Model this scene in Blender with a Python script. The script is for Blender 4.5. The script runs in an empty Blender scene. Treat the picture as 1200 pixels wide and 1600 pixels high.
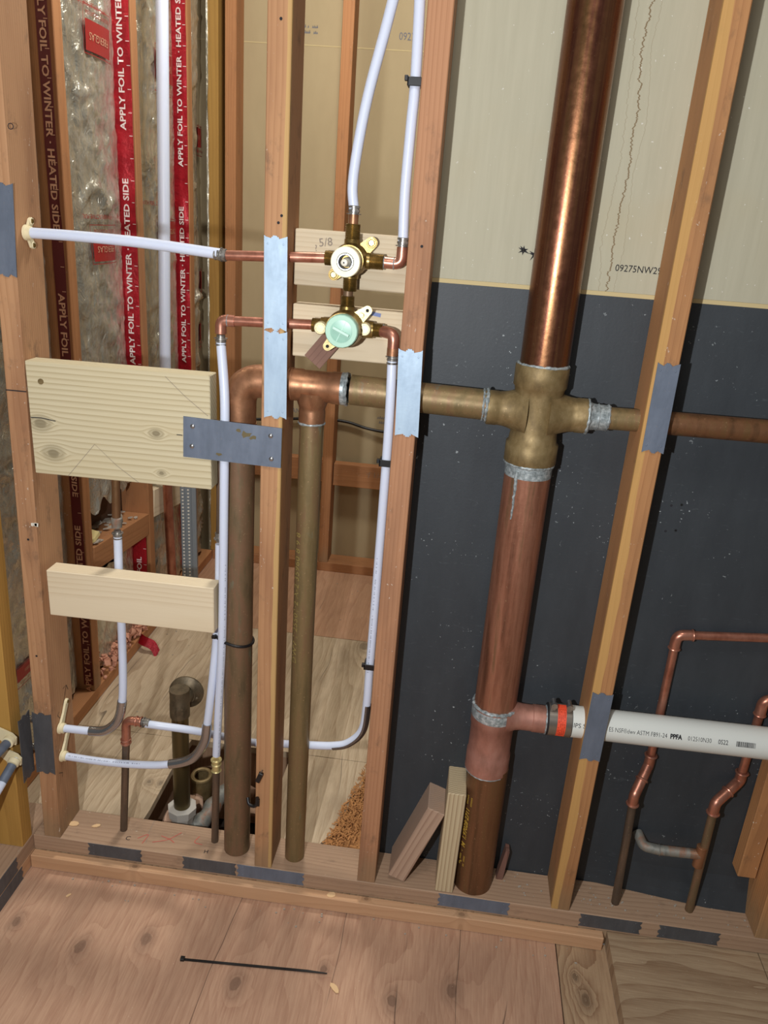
import bpy, bmesh, math, random
from mathutils import Vector, Matrix, noise
random.seed(7)
V = Vector
C = bpy.context.scene.collection
S = bpy.context.scene

# ------------------------------------------------------------------ camera
FPX, PITCH, ROLL, YAW = 1219.24, 0.354162, 0.0753139, 0.0852535
CAM = V((0.32658, -1.25474, 1.28831))
fw = V((-math.sin(YAW)*math.cos(PITCH), math.cos(YAW)*math.cos(PITCH), -math.sin(PITCH)))
r0 = V((math.cos(YAW), math.sin(YAW), 0)); u0 = r0.cross(fw)
rt = math.cos(ROLL)*r0 + math.sin(ROLL)*u0
up = -math.sin(ROLL)*r0 + math.cos(ROLL)*u0
cam = bpy.data.cameras.new('camera'); co = bpy.data.objects.new('camera', cam); C.objects.link(co)
cam.sensor_fit = 'VERTICAL'; cam.sensor_height = 32.0; cam.lens = FPX/1600*32.0
cam.clip_start = 0.02
co.matrix_world = Matrix(((rt.x, up.x, -fw.x, CAM.x), (rt.y, up.y, -fw.y, CAM.y), (rt.z, up.z, -fw.z, CAM.z), (0, 0, 0, 1)))
S.camera = co

# ------------------------------------------------------------------ world, lights, exposure
w = bpy.data.worlds.new('world'); S.world = w; w.use_nodes = True
w.node_tree.nodes['Background'].inputs[0].default_value = (1.0, 0.97, 0.93, 1)
w.node_tree.nodes['Background'].inputs[1].default_value = 0.085
def lamp(name, kind, loc, power, color=(1, 1, 1), size=0.1, target=None, size_y=None):
    l = bpy.data.lights.new(name, kind); l.energy = power; l.color = color
    if kind == 'AREA':
        l.size = size
        if size_y: l.shape = 'RECTANGLE'; l.size_y = size_y
    else: l.shadow_soft_size = size
    o = bpy.data.objects.new(name, l); C.objects.link(o); o.location = loc
    if target is not None:
        o.rotation_euler = (V(target)-V(loc)).to_track_quat('-Z', 'Y').to_euler()
    return o
lamp('flash_light', 'POINT', (0.09, -1.25, 1.24), 58, (0.97, 0.98, 1.0), 0.010)
lamp('back_room_light', 'AREA', (-0.05, 0.75, 2.45), 20, (1.0, 0.95, 0.87), 0.25, (-0.1, 0.8, 0))
lamp('front_room_light', 'AREA', (0.3, -0.9, 2.5), 9, (1.0, 0.95, 0.88), 0.4, (0.1, -0.2, 0))
S.view_settings.view_transform = 'Standard'; S.view_settings.look = 'None'
S.view_settings.gamma = 1; S.view_settings.use_curve_mapping = False
S.view_settings.exposure = 0.0

# ------------------------------------------------------------------ measuring: a pixel of the photograph on a known plane
def P(px, py, **k):
    d = fw*FPX + rt*(px-600) - up*(py-800)
    a, v = list(k.items())[0]; i = 'xyz'.index(a)
    return CAM + d*((v-CAM[i])/d[i])

# ------------------------------------------------------------------ materials
def lin(c):
    return tuple(((x/255)/12.92 if x/255 <= .04045 else ((x/255+.055)/1.055)**2.4) for x in c) + (1,)
class G:
    def __init__(s, name):
        s.m = bpy.data.materials.new(name); s.m.use_nodes = True; s.nt = s.m.node_tree
        s.b = s.nt.nodes['Principled BSDF']
    def n(s, t, **k):
        x = s.nt.nodes.new(t)
        for a, v in k.items(): setattr(x, a, v)
        return x
    def put(s, sock, v):
        if isinstance(v, bpy.types.NodeSocket): s.nt.links.new(v, sock)
        elif v is not None: sock.default_value = v
    def m_(s, op, a, b=None, c=None, clamp=False):
        x = s.n('ShaderNodeMath', operation=op); x.use_clamp = clamp
        s.put(x.inputs[0], a); s.put(x.inputs[1], b)
        if c is not None: s.put(x.inputs[2], c)
        return x.outputs[0]
    def xyz(s, v):
        x = s.n('ShaderNodeSeparateXYZ'); s.put(x.inputs[0], v); return x.outputs
    def comb(s, a, b, c):
        x = s.n('ShaderNodeCombineXYZ')
        for i, v in enumerate((a, b, c)): s.put(x.inputs[i], v)
        return x.outputs[0]
    def obj(s): return s.n('ShaderNodeTexCoord').outputs['Object']
    def rnd(s): return s.n('ShaderNodeObjectInfo').outputs['Random']
    def vscale(s, v, sc, off=None):
        x = s.n('ShaderNodeMapping'); s.put(x.inputs[0], v); x.inputs['Scale'].default_value = sc
        if off is not None: s.put(x.inputs['Location'], off)
        return x.outputs[0]
    def noise(s, v, scale, detail=3, rough=.55, dist=0):
        x = s.n('ShaderNodeTexNoise'); s.put(x.inputs['Vector'], v)
        x.inputs['Scale'].default_value = scale; x.inputs['Detail'].default_value = detail
        x.inputs['Roughness'].default_value = rough; x.inputs['Distortion'].default_value = dist
        return x.outputs[0]
    def ramp(s, f, stops):
        x = s.n('ShaderNodeValToRGB'); s.put(x.inputs[0], f); e = x.color_ramp.elements
        while len(e) < len(stops): e.new(.5)
        for i, (p, c) in enumerate(stops):
            e[i].position = p; e[i].color = c if len(c) == 4 else lin(c)
        return x.outputs[0]
    def step(s, f, a, b):
        x = s.n('ShaderNodeMapRange', interpolation_type='SMOOTHSTEP'); s.put(x.inputs[0], f)
        x.inputs[1].default_value = a; x.inputs[2].default_value = b
        return x.outputs[0]
    def mix(s, f, a, b, mode='MIX'):
        x = s.n('ShaderNodeMix', data_type='RGBA', blend_type=mode)
        s.put(x.inputs[0], f)
        for i, v in ((6, a), (7, b)):
            if isinstance(v, tuple): v = v if len(v) == 4 else lin(v)
            s.put(x.inputs[i], v)
        return x.outputs[2]
    def bump(s, h, dist=.001, strength=.5):
        x = s.n('ShaderNodeBump'); s.put(x.inputs['Height'], h)
        x.inputs['Distance'].default_value = dist; x.inputs['Strength'].default_value = strength
        s.nt.links.new(x.outputs[0], s.b.inputs['Normal'])
    def fin(s, col, rough=.7, metal=0, **k):
        s.put(s.b.inputs['Base Color'], lin(col) if isinstance(col, tuple) and len(col) == 3 else col)
        s.put(s.b.inputs['Roughness'], rough); s.put(s.b.inputs['Metallic'], metal)
        for a, v in k.items(): s.put(s.b.inputs[a.replace('_', ' ')], v)
        return s.m

def wood(name, light, dark, freq=170, line=.55, warp=.6, tone=(120, 85, 55), tone_amt=.35, rough=.75, knots=(), u='X', dirt=0.0, cx=-.04, cy=.11, sap=None):
    """long axis = local Z. growth rings round an axis outside the board, so faces get lines and ends get arcs."""
    g = G(name); o = g.obj(); X, Y, Z = g.xyz(o); rn = g.rnd()
    off = g.comb(g.m_('MULTIPLY', rn, 13.0), g.m_('MULTIPLY', rn, 7.0), g.m_('MULTIPLY', rn, 31.0))
    v = g.vscale(o, (9, 9, 1.3), off)
    w1 = g.noise(v, 1.0, 2, .5)
    w2 = g.noise(g.vscale(o, (40, 40, 5), off), 1.0, 2, .5)
    x2 = g.m_('ADD', X, cx); y2 = g.m_('ADD', Y, cy)
    x2 = g.m_('ADD', x2, g.m_('MULTIPLY', g.m_('SUBTRACT', rn, .5), .05))
    rr = g.m_('SQRT', g.m_('ADD', g.m_('MULTIPLY', x2, x2), g.m_('MULTIPLY', y2, y2)))
    t = g.m_('MULTIPLY', rr, freq)
    t = g.m_('ADD', t, g.m_('MULTIPLY', w1, warp*9)); t = g.m_('ADD', t, g.m_('MULTIPLY', w2, warp*.7))
    kd = None; U = X if u == 'X' else Y
    for (ku, kz, kr) in knots:
        du = g.m_('SUBTRACT', U, ku); dz = g.m_('MULTIPLY', g.m_('SUBTRACT', Z, kz), .75)
        d = g.m_('DIVIDE', g.m_('SQRT', g.m_('ADD', g.m_('MULTIPLY', du, du), g.m_('MULTIPLY', dz, dz))), kr)
        e = g.m_('EXPONENT', g.m_('MULTIPLY', g.m_('MULTIPLY', d, d), -.35))
        t = g.m_('ADD', t, g.m_('MULTIPLY', e, g.m_('MULTIPLY', g.m_('SIGN', du), 2.4)))
        mk = g.step(g.m_('ADD', d, g.m_('MULTIPLY', w2, .5)), 1.4, .8)
        rg = g.m_('MULTIPLY', g.step(d, 2.0, 1.2), .45)
        mk = g.m_('MAXIMUM', mk, rg)
        kd = mk if kd is None else g.m_('MAXIMUM', kd, mk)
    sn = g.m_('FRACT', t)
    ln = g.m_('MULTIPLY', g.m_('POWER', sn, 2.5), g.step(sn, 1.0, .93))
    fib = g.noise(g.vscale(o, (500, 500, 9), off), 1.0, 2, .6)
    f = g.m_('ADD', g.m_('MULTIPLY', ln, line), g.m_('MULTIPLY', g.m_('SUBTRACT', fib, .5), .5), None, True)
    col = g.mix(f, light, dark)
    big = g.noise(g.vscale(o, (14, 14, 2.2), off), 1.0, 4, .6)
    col = g.mix(g.m_('MULTIPLY', g.step(big, .42, .72), tone_amt), col, tone)
    if dirt:
        dn = g.noise(g.vscale(o, (30, 30, 16), off), 1.0, 5, .7)
        col = g.mix(g.m_('MULTIPLY', g.step(dn, .55, .75), dirt), col, (70, 62, 52))
        wt = g.m_('ADD', Z, g.m_('MULTIPLY', w2, .10))
        col = g.mix(g.m_('MULTIPLY', g.step(wt, -1.10, -1.19), .5), col, (132, 116, 88))
        ws = g.m_('MULTIPLY', g.step(g.noise(g.vscale(o, (1, 1, .5), off), 230, 2), .70, .74), g.step(big, .45, .6))
        col = g.mix(g.m_('MULTIPLY', ws, .6), col, (224, 214, 198))
    if sap:
        sm = g.m_('ADD', g.m_('MULTIPLY', X, float(sap[0])), g.m_('MULTIPLY', g.m_('SUBTRACT', g.noise(g.vscale(o, (3, 3, 2.4), off), 1.0, 3, .6), .5), sap[3]))
        col = g.mix(g.m_('MULTIPLY', g.m_('MULTIPLY', g.step(sm, sap[1], sap[1]+.0015), g.step(g.m_('ADD', Y, g.m_('MULTIPLY', w2, .012)), -.026, -.034)), .7), col, sap[2])
    if kd is not None:
        col = g.mix(g.m_('MULTIPLY', kd, .7), col, tuple(int(c*.68) for c in dark))
    hs = g.n('ShaderNodeHueSaturation'); g.put(hs.inputs['Color'], col)
    g.put(hs.inputs['Value'], g.m_('ADD', g.m_('MULTIPLY', rn, .22), .89))
    g.bump(f, .0006, .5)
    return g.fin(hs.outputs[0], rough)

M = {}
M['stud'] = wood('stud_wood', (190, 144, 104), (160, 114, 76), 150, .55, .7, (140, 96, 66), .65, knots=(), dirt=.45)
M['stud_sap'] = wood('stud_wood_with_sapwood', (190, 142, 100), (158, 110, 72), 150, .55, .5, (140, 94, 64), .6, dirt=.5, sap=(1, .009, (206, 170, 108), .02))
M['stud_gold'] = wood('golden_stud_wood', (186, 134, 86), (152, 102, 62), 170, .55, .5, (132, 92, 60), .5, dirt=.35, sap=(-1, .004, (208, 164, 96), .03))
M['stud_red'] = wood('red_fir_wood', (184, 134, 98), (152, 104, 70), 240, .6, .25, (128, 90, 66), .6, dirt=.4)
M['stud_dark'] = wood('brown_fir_wood', (184, 132, 84), (148, 100, 60), 150, .55, .6, (128, 90, 58), .6, dirt=.35)  # brown fir tone for the corner stud, cleat and brace
M['stud_back'] = wood('orange_fir_wood', (178, 124, 80), (150, 98, 58), 200, .5, .4, (136, 90, 56), .5, dirt=.25)
M['yellow'] = wood('yellow_treated_wood', (178, 136, 66), (146, 106, 46), 120, .5, .6, (140, 100, 40), .4)
M['plate'] = wood('grey_sill_wood', (184, 152, 124), (146, 114, 88), 130, .55, .8, (150, 122, 98), .5, dirt=.35)
M['strip'] = wood('pine_strip_wood', (204, 162, 124), (178, 134, 98), 120, .5, .8, (186, 140, 100), .4, knots=((0.0, -.38, .006), (.004, .12, .005), (0, .32, .006)), u='Y')
M['block_big'] = wood('pale_header_wood', (214, 202, 168), (166, 148, 108), 150, .8, .16, (206, 188, 146), .3,
                      knots=((.0075, -.143, .010), (.060, -.124, .010), (.0075, .065, .0065), (.078, .072, .0040)), u='X', cx=-.4, cy=.5)
M['block_pale'] = wood('pale_block_wood', (218, 202, 172), (190, 168, 134), 190, .5, .4, (204, 182, 146), .3)
M['block_end'] = wood('ringed_block_wood', (204, 186, 150), (140, 108, 78), 190, .8, .3, (180, 150, 118), .3)
M['block_gray'] = wood('weathered_block_wood', (178, 150, 128), (128, 96, 76), 190, .7, .3, (150, 134, 120), .5)
M['shim'] = wood('brown_shim_wood', (128, 92, 80), (84, 54, 46), 100, .8, .2)

def ply(name, light, dark, knots, streak=.5, seams=(), axis='Y', grime=.3):
    g = G(name); o = g.n('ShaderNodeNewGeometry').outputs['Position']; X, Y, Z = g.xyz(o)
    if axis == 'X': o = g.comb(Y, X, Z)
    w1 = g.noise(g.vscale(o, (6, 1.2, 1)), 1.0, 3, .5)
    t = g.m_('ADD', g.m_('MULTIPLY', X if axis == 'Y' else Y, 34.0), g.m_('MULTIPLY', w1, 9.0))
    kd = None
    for (kx, ky, kr) in knots:
        dx = g.m_('SUBTRACT', X, kx); dy = g.m_('MULTIPLY', g.m_('SUBTRACT', Y, ky), .62)
        dd = g.m_('SQRT', g.m_('ADD', g.m_('MULTIPLY', dx, dx), g.m_('MULTIPLY', dy, dy)))
        dd = g.m_('ADD', dd, g.m_('MULTIPLY', g.m_('SUBTRACT', g.noise(g.vscale(o, (40, 40, 1)), 1.0, 3), .5), .012))
        d = g.m_('DIVIDE', dd, kr)
        e = g.m_('EXPONENT', g.m_('MULTIPLY', d, -.55))
        t = g.m_('ADD', t, g.m_('MULTIPLY', e, 4.5))
        mk = g.m_('MAXIMUM', g.m_('MULTIPLY', g.step(d, 1.0, .55), .6), g.m_('MULTIPLY', g.step(d, 2.2, 1.0), .25))
        kd = mk if kd is None else g.m_('MAXIMUM', kd, mk)
    ln = g.m_('POWER', g.m_('FRACT', t), 2.0)
    fib = g.noise(g.vscale(o, (260, 14, 1)), 1.0, 3, .65)
    f = g.m_('ADD', g.m_('MULTIPLY', ln, streak), g.m_('MULTIPLY', g.m_('SUBTRACT', fib, .42), 1.5), None, True)
    col = g.mix(f, light, dark)
    big = g.noise(g.vscale(o, (7, 3, 1)), 1.0, 5, .6)
    col = g.mix(g.m_('MULTIPLY', g.step(big, .4, .7), grime), col, tuple(int(c*.78) for c in dark))
    if kd is not None: col = g.mix(kd, col, tuple(int(c*.55) for c in dark))
    crack = g.step(g.m_('FRACT', g.m_('ADD', g.m_('MULTIPLY', X if axis == 'Y' else Y, 9.0), g.m_('MULTIPLY', w1, 2.0))), .965, .99)
    crack = g.m_('MULTIPLY', crack, g.step(g.noise(g.vscale(o, (8, 2, 1)), 1.0, 2), .5, .6))
    col = g.mix(g.m_('MULTIPLY', crack, .7), col, (60, 45, 34))
    spk = g.step(g.noise(o, 420, 1), .76, .8)
    col = g.mix(g.m_('MULTIPLY', spk, .7), col, (215, 200, 176))
    g.bump(f, .0006, .4)
    return g.fin(col, .72)
M['ply_front'] = ply('front_plywood', (194, 156, 128), (156, 112, 88), [(-.293, -.188, .013), (-.176, -.15, .013), (.024, -.213, .013), (-.443, -.154, .010), (.32, -.2, .011), (.432, -.159, .014), (.182, -.156, .008)], .32)
M['ply_right'] = ply('tan_plywood', (176, 152, 122), (140, 112, 84), [(.69, -.13, .011)], .7, axis='X')
M['ply_narrow'] = ply('narrow_plywood', (178, 150, 118), (140, 108, 80), [(.686, -.135, .012), (.672, -.09, .006)], .8)
M['ply_back'] = ply('worn_plywood', (206, 186, 156), (164, 138, 108), [(.10, 1.02, .022), (-.36, .52, .010), (-.33, .25, .006), (-.30, .25, .006)], .5, grime=.55)
M['ply_rear'] = ply('pinkish_plywood', (196, 154, 122), (164, 120, 90), [], .4)
def metal(name, cols, rough=.38, met=.85, sc=(60, 60, 6), scratch=.4, green=0):
    g = G(name); o = g.obj()
    f = g.noise(g.vscale(o, sc), 1.0, 5, .6)
    n = len(cols); col = g.ramp(f, [(.3+.4*i/(n-1), c) for i, c in enumerate(cols)])
    sp = g.step(g.noise(o, 300, 2), .66, .74)
    col = g.mix(g.m_('MULTIPLY', sp, scratch), col, (190, 160, 120))
    if green:
        gm = g.step(g.noise(g.vscale(o, (50, 50, 12)), 1.0, 4), .64, .72)
        col = g.mix(g.m_('MULTIPLY', gm, green), col, (110, 150, 135))
    r = g.m_('ADD', g.m_('MULTIPLY', g.noise(o, 90, 4), .3), rough-.15)
    g.bump(g.noise(o, 160, 3), .0004, .25)
    return g.fin(col, r, met)
M['cu_stack'] = metal('stack_copper', [(78, 48, 38), (114, 70, 54), (140, 96, 66), (120, 92, 56)], 0.31, 0.85, (70, 70, 2.2), .25)
M['cu_lower'] = metal('lower_stack_copper', [(112, 74, 56), (146, 98, 76), (170, 118, 94), (128, 100, 72)], 0.45, 0.6, (60, 60, 5), .35)
M['cu_brown'] = metal('brown_copper', [(98, 70, 46), (126, 88, 60), (118, 92, 58)], 0.45, 0.5, (55, 55, 4), .35)
M['cu_aged'] = metal('aged_copper', [(96, 82, 60), (118, 98, 72), (130, 100, 76), (112, 100, 74)], 0.5, 0.35, (50, 50, 9), .45, .25)
M['cu_bronze'] = metal('bronze_patina_copper', [(112, 98, 66), (134, 114, 78), (132, 100, 74)], 0.48, 0.4, (50, 50, 7), .6, .35)
M['cu_bright'] = metal('bright_copper', [(158, 100, 80), (188, 128, 106), (204, 146, 124)], 0.36, 0.75, (40, 40, 20), .2)
M['cu_fit'] = metal('fitting_copper', [(132, 92, 66), (160, 114, 82), (178, 128, 96)], 0.42, 0.65, (40, 40, 20), .35)
M['cu_pink'] = metal('pink_copper', [(158, 112, 96), (180, 128, 112), (190, 142, 126)], 0.5, 0.5, (40, 40, 20), .3)
M['cu_dark'] = metal('dark_copper', [(80, 68, 58), (98, 82, 68), (118, 94, 76)], 0.45, 0.3, (60, 60, 10), .3)
M['cu_corroded'] = metal('corroded_copper', [(110, 112, 108), (140, 140, 132), (150, 104, 78)], .6, .4, (50, 50, 30), .3, .4)
M['brass_cast'] = metal('cast_brass', [(116, 98, 66), (138, 118, 80), (154, 134, 96)], 0.52, 0.5, (60, 60, 40), .5)
M['brass'] = metal('valve_brass', [(104, 84, 44), (136, 112, 62), (164, 138, 86)], 0.36, 0.75, (50, 50, 50), .3)
M['brass_bright'] = metal('bright_brass', [(190, 174, 116), (214, 198, 142)], 0.35, 0.5, (50, 50, 50), .2)
M['brass_dark'] = metal('dark_bronze', [(84, 74, 58), (108, 96, 76), (120, 106, 84)], .5, .5, (60, 60, 40), .35)
M['galv'] = metal('galvanized_steel', [(150, 172, 192), (166, 188, 208), (176, 198, 216)], .5, .25, (40, 40, 12), .1)
M['steel_gray'] = metal('grey_steel', [(98, 108, 122), (108, 118, 134), (116, 126, 142)], .5, .25, (40, 40, 12), .12)
M['steel_dark'] = metal('dark_grey_steel', [(74, 76, 80), (84, 86, 90), (92, 94, 98)], .5, .2, (40, 40, 12), .12)
M['steel'] = metal('bright_steel', [(150, 150, 150), (190, 190, 190)], .3, .9, (60, 60, 60), .2)
M['sleeve_'] = metal('polished_steel_sleeve', [(120, 124, 126), (168, 172, 174)], 0.3, 0.6, (60, 60, 20), .1)
M['solder'] = metal('solder', [(112, 120, 122), (160, 170, 172), (204, 212, 214)], 0.4, 0.35, (160, 160, 160), .1)
M['crimp'] = metal('crimp_ring_steel', [(96, 92, 88), (150, 146, 140), (200, 196, 188)], 0.32, 0.65, (90, 90, 90), .1)
def plain(name, c, rough=.5, metal_=0, **k): return G(name).fin(c, rough, metal_, **k)
g = G('translucent_pex'); M['pex'] = g.fin((214, 222, 240), .38, 0, Subsurface_Weight=.25, Subsurface_Radius=(.004, .004, .005), Subsurface_Scale=1.0)
M['sleeve'] = plain('polished_sleeve', (176, 178, 180), .2, .92)
M['black'] = plain('black_plastic', (22, 22, 24), .4)
M['ink'] = plain('black_ink', (28, 28, 34), .8)
M['pencil'] = plain('pencil_mark', (140, 128, 116), .8)
M['inkred'] = plain('red_ink', (196, 96, 84), .8)
M['inkyel'] = plain('yellow_ink', (196, 160, 60), .7)
M['inkgrey'] = plain('grey_ink', (110, 112, 122), .8)
M['inkwhite'] = plain('white_ink', (232, 214, 212), .45)
M['inkwhite_dim'] = plain('dull_white_ink', (200, 150, 120), .5)
M['cream'] = plain('cream_plastic', (228, 216, 178), .45)
M['mint'] = plain('mint_plastic', (166, 208, 186), .4)
M['mint2'] = plain('mint_plastic_light', (186, 222, 206), .35)
M['white'] = plain('white_plastic', (232, 228, 214), .35)
M['rubber'] = plain('black_rubber', (30, 30, 32), .6)
M['orange_label'] = plain('orange_label', (240, 84, 52), .5)
M['redprint'] = plain('red_print', (168, 46, 44), .45, .3)
g = G('white_pipe_plastic'); sp = g.step(g.noise(g.obj(), 500, 3), .7, .75)
M['pvc'] = g.fin(g.mix(g.m_('MULTIPLY', sp, .35), (222, 226, 220), (150, 150, 146)), .35)
g = G('red_tab_foil'); o = g.obj()
g.bump(g.noise(o, 60, 4, .6), .004, .6)
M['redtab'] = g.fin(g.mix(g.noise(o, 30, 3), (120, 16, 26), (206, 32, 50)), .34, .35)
g = G('red_tab_foil_shaded'); M['redtab_shaded'] = g.fin((92, 22, 22), .5, .2)  # darker copy of the red flange foil, shade put into its colour
g = G('crinkled_foil'); o = g.obj()
g.bump(g.m_('ADD', g.noise(g.vscale(o, (1, 1, .6)), 40, 5, .65, .8), g.m_('MULTIPLY', g.noise(g.vscale(o, (1, 1, .25)), 22, 3), 1.6)), .008, .9)
M['foil'] = g.fin(g.mix(g.noise(o, 8, 3), (196, 192, 172), (232, 230, 218)), .25, .78)
g = G('tan_gypsum_paper'); o = g.n('ShaderNodeNewGeometry').outputs['Position']; X, Y, Z = g.xyz(o)
def stain_line(x0, amp, seed, wd):
    wz = g.noise(g.vscale(g.comb(0.0, seed, Z), (1, 1, 1)), 6, 2); wz2 = g.noise(g.comb(0.0, seed+3.0, Z), 90, 3, .7)
    cx = g.m_('ADD', g.m_('ADD', x0, g.m_('MULTIPLY', g.m_('SUBTRACT', wz, .5), .035)), g.m_('MULTIPLY', g.m_('SUBTRACT', wz2, .5), amp))
    return g.step(g.m_('ABSOLUTE', g.m_('SUBTRACT', X, cx)), wd, wd*.3)
s1 = stain_line(.546, .022, 1.0, .0016); s2 = stain_line(.530, .014, 5.0, .0009); s3 = stain_line(.560, .010, 9.0, .0007)
st = g.m_('MAXIMUM', g.m_('MULTIPLY', s1, .85), g.m_('MAXIMUM', g.m_('MULTIPLY', s2, .3), g.m_('MULTIPLY', s3, .3)))
col = g.mix(g.noise(g.vscale(o, (90, 90, 6)), 1.0, 4, .6), (186, 182, 160), (168, 164, 142))
col = g.mix(g.m_('MULTIPLY', g.step(g.noise(o, 4, 3), .5, .7), .3), col, (178, 166, 134))
col = g.mix(st, col, (112, 88, 54))
spk = g.step(g.noise(o, 170, 2), .725, .75); col = g.mix(g.m_('MULTIPLY', spk, .7), col, (222, 222, 216))
M['gyp'] = g.fin(col, .8)
g = G('back_gypsum_paper'); o = g.n('ShaderNodeNewGeometry').outputs['Position']
col = g.mix(g.noise(g.vscale(o, (8, 8, 3)), 1.0, 4, .6), (184, 166, 130), (160, 142, 108))
M['gyp_back'] = g.fin(col, .8)
g = G('black_membrane'); o = g.n('ShaderNodeNewGeometry').outputs['Position']
col = g.mix(g.noise(g.vscale(o, (20, 20, 6)), 1.0, 5, .65), (40, 45, 50), (62, 68, 73))
spk = g.m_('MULTIPLY', g.step(g.noise(o, 150, 2, .6), .69, .73), g.step(g.noise(o, 9, 2), .5, .62))
scr = g.step(g.noise(g.vscale(o, (30, 1, 120), (0, 0, 0)), 1.0, 4, .75, 1.5), .60, .72)
col = g.mix(g.m_('MULTIPLY', scr, .25), col, (96, 104, 108)); col = g.mix(g.m_('MULTIPLY', spk, .75), col, (170, 178, 180))
g.bump(g.noise(o, 200, 3), .0005, .3)
M['membrane'] = g.fin(col, .55)
M['edge'] = plain('board_edge_paper', (196, 178, 132), .8)
g = G('pink_fibre'); M['fibre'] = g.fin(g.mix(g.noise(g.obj(), 70, 5, .7), (222, 168, 140), (180, 116, 90)), .95)
g = G('wood_chip'); M['chips'] = g.fin(g.mix(g.noise(g.obj(), 50, 3), (206, 150, 92), (150, 96, 52)), .85)
M['chip_pale'] = plain('pale_chip', (222, 186, 140), .8)
M['debris'] = plain('grey_debris', (168, 158, 144), .9)
M['foam'] = plain('yellow_foam', (206, 188, 130), .9)
M['dirt'] = plain('dark_dirt', (52, 42, 34), .95)
M['joist'] = wood('joist_wood', (180, 146, 116), (140, 104, 78), 120)
M['pitwood'] = plain('pit_rubble', (186, 152, 128), .9)
M['sheath'] = plain('dark_sheathing', (96, 66, 44), .9)
M['white_cap'] = plain('white_lime_crust', (196, 192, 182), .8)

# ------------------------------------------------------------------ building helpers
ORG = {}
def tag(o, label=None, cat=None, group=None, kind=None):
    for k, v in (('label', label), ('category', cat), ('group', group), ('kind', kind)):
        if v: o[k] = v
    return o
def thing(name, label, cat, loc, group=None, kind=None):
    o = bpy.data.objects.new(name, None); C.objects.link(o); o.location = loc; o.empty_display_size = .02
    ORG[o.name] = V(loc)
    return tag(o, label, cat, group, kind)
def link(name, me, mat, parent=None, center=None):
    o = bpy.data.objects.new(name, me); C.objects.link(o)
    if mat is not None and not me.materials: me.materials.append(mat)
    cs = [v.co for v in me.vertices]
    c = center if center is not None else V([(min(q[i] for q in cs)+max(q[i] for q in cs))/2 for i in range(3)])
    me.transform(Matrix.Translation(-c)); ORG[o.name] = c.copy()
    if parent is not None: o.parent = parent; o.location = c-ORG[parent.name]
    else: o.location = c
    return o
def build(name, bm, mat, parent=None, smooth=40):
    me = bpy.data.meshes.new(name)
    bmesh.ops.recalc_face_normals(bm, faces=bm.faces[:]); bm.to_mesh(me); bm.free()
    if smooth:
        for p in me.polygons: p.use_smooth = True
        me.set_sharp_from_angle(angle=math.radians(smooth))
    return link(name, me, mat, parent)
def B(): return bmesh.new()
def hexa(bm, pts):
    """8 points: bottom four in order then top four"""
    v = [bm.verts.new(p) for p in pts]
    for f in ((0, 3, 2, 1), (4, 5, 6, 7), (0, 1, 5, 4), (1, 2, 6, 5), (2, 3, 7, 6), (3, 0, 4, 7)): bm.faces.new([v[i] for i in f])
    return v
def box(bm, a, b, bev=0):
    t = bmesh.new()
    hexa(t, [(a[0], a[1], a[2]), (b[0], a[1], a[2]), (b[0], b[1], a[2]), (a[0], b[1], a[2]), (a[0], a[1], b[2]), (b[0], a[1], b[2]), (b[0], b[1], b[2]), (a[0], b[1], b[2])])
    if bev: bmesh.ops.bevel(t, geom=t.edges[:], offset=bev, segments=1, affect='EDGES')
    merge(bm, t)
def merge(bm, t, mat=None):
    me = bpy.data.meshes.new('tmp'); t.to_mesh(me); t.free()
    if mat is not None: me.transform(mat)
    bm.from_mesh(me); bpy.data.meshes.remove(me)
def board(name, p0, p1, wd, dp, mat, hint=(0, 1, 0), label=None, cat=None, group=None, parent=None, bev=.0015, jag=0, cut=None):
    """p0,p1 = centre of the two ends; wd along the cross direction, dp along hint"""
    p0, p1 = V(p0), V(p1); z = (p1-p0).normalized(); L = (p1-p0).length
    y = V(hint); y = (y-z*y.dot(z)).normalized(); x = y.cross(z)
    bm = B(); box(bm, (-wd/2, -dp/2, -L/2), (wd/2, dp/2, L/2), bev)
    me = bpy.data.meshes.new(name); bmesh.ops.recalc_face_normals(bm, faces=bm.faces[:]); bm.to_mesh(me); bm.free()
    o = bpy.data.objects.new(name, me); C.objects.link(o); me.materials.append(mat)
    c = (p0+p1)/2; R = Matrix((x, y, z)).transposed().to_4x4()
    ORG[o.name] = c.copy()
    if parent is not None: o.parent = parent; o.matrix_local = Matrix.Translation(c-ORG[parent.name]) @ R
    else: o.matrix_local = Matrix.Translation(c) @ R
    return tag(o, label, cat, group)
def frames(pts):
    T = []
    for i in range(len(pts)):
        a = pts[max(i-1, 0)]; b = pts[min(i+1, len(pts)-1)]
        d = (b-a)
        T.append(d.normalized() if d.length > 1e-9 else (T[-1] if T else V((0, 0, 1))))
    n = T[0].orthogonal().normalized(); out = []
    for t in T:
        n = (n-t*n.dot(t)).normalized(); out.append((t, n, t.cross(n)))
    return out
def tube(bm, pts, r, seg=20, caps=True, fr=None):
    pts = [V(p) for p in pts]; F = fr or frames(pts); rings = []
    for i, p in enumerate(pts):
        rr = r[i] if isinstance(r, (list, tuple)) else r
        rings.append([bm.verts.new(p+(F[i][1]*math.cos(2*math.pi*k/seg)+F[i][2]*math.sin(2*math.pi*k/seg))*rr) for k in range(seg)])
    for a, b in zip(rings, rings[1:]):
        for k in range(seg): bm.faces.new((a[k], a[(k+1) % seg], b[(k+1) % seg], b[k]))
    if caps: bm.faces.new(rings[0]); bm.faces.new(list(reversed(rings[-1])))
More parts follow.
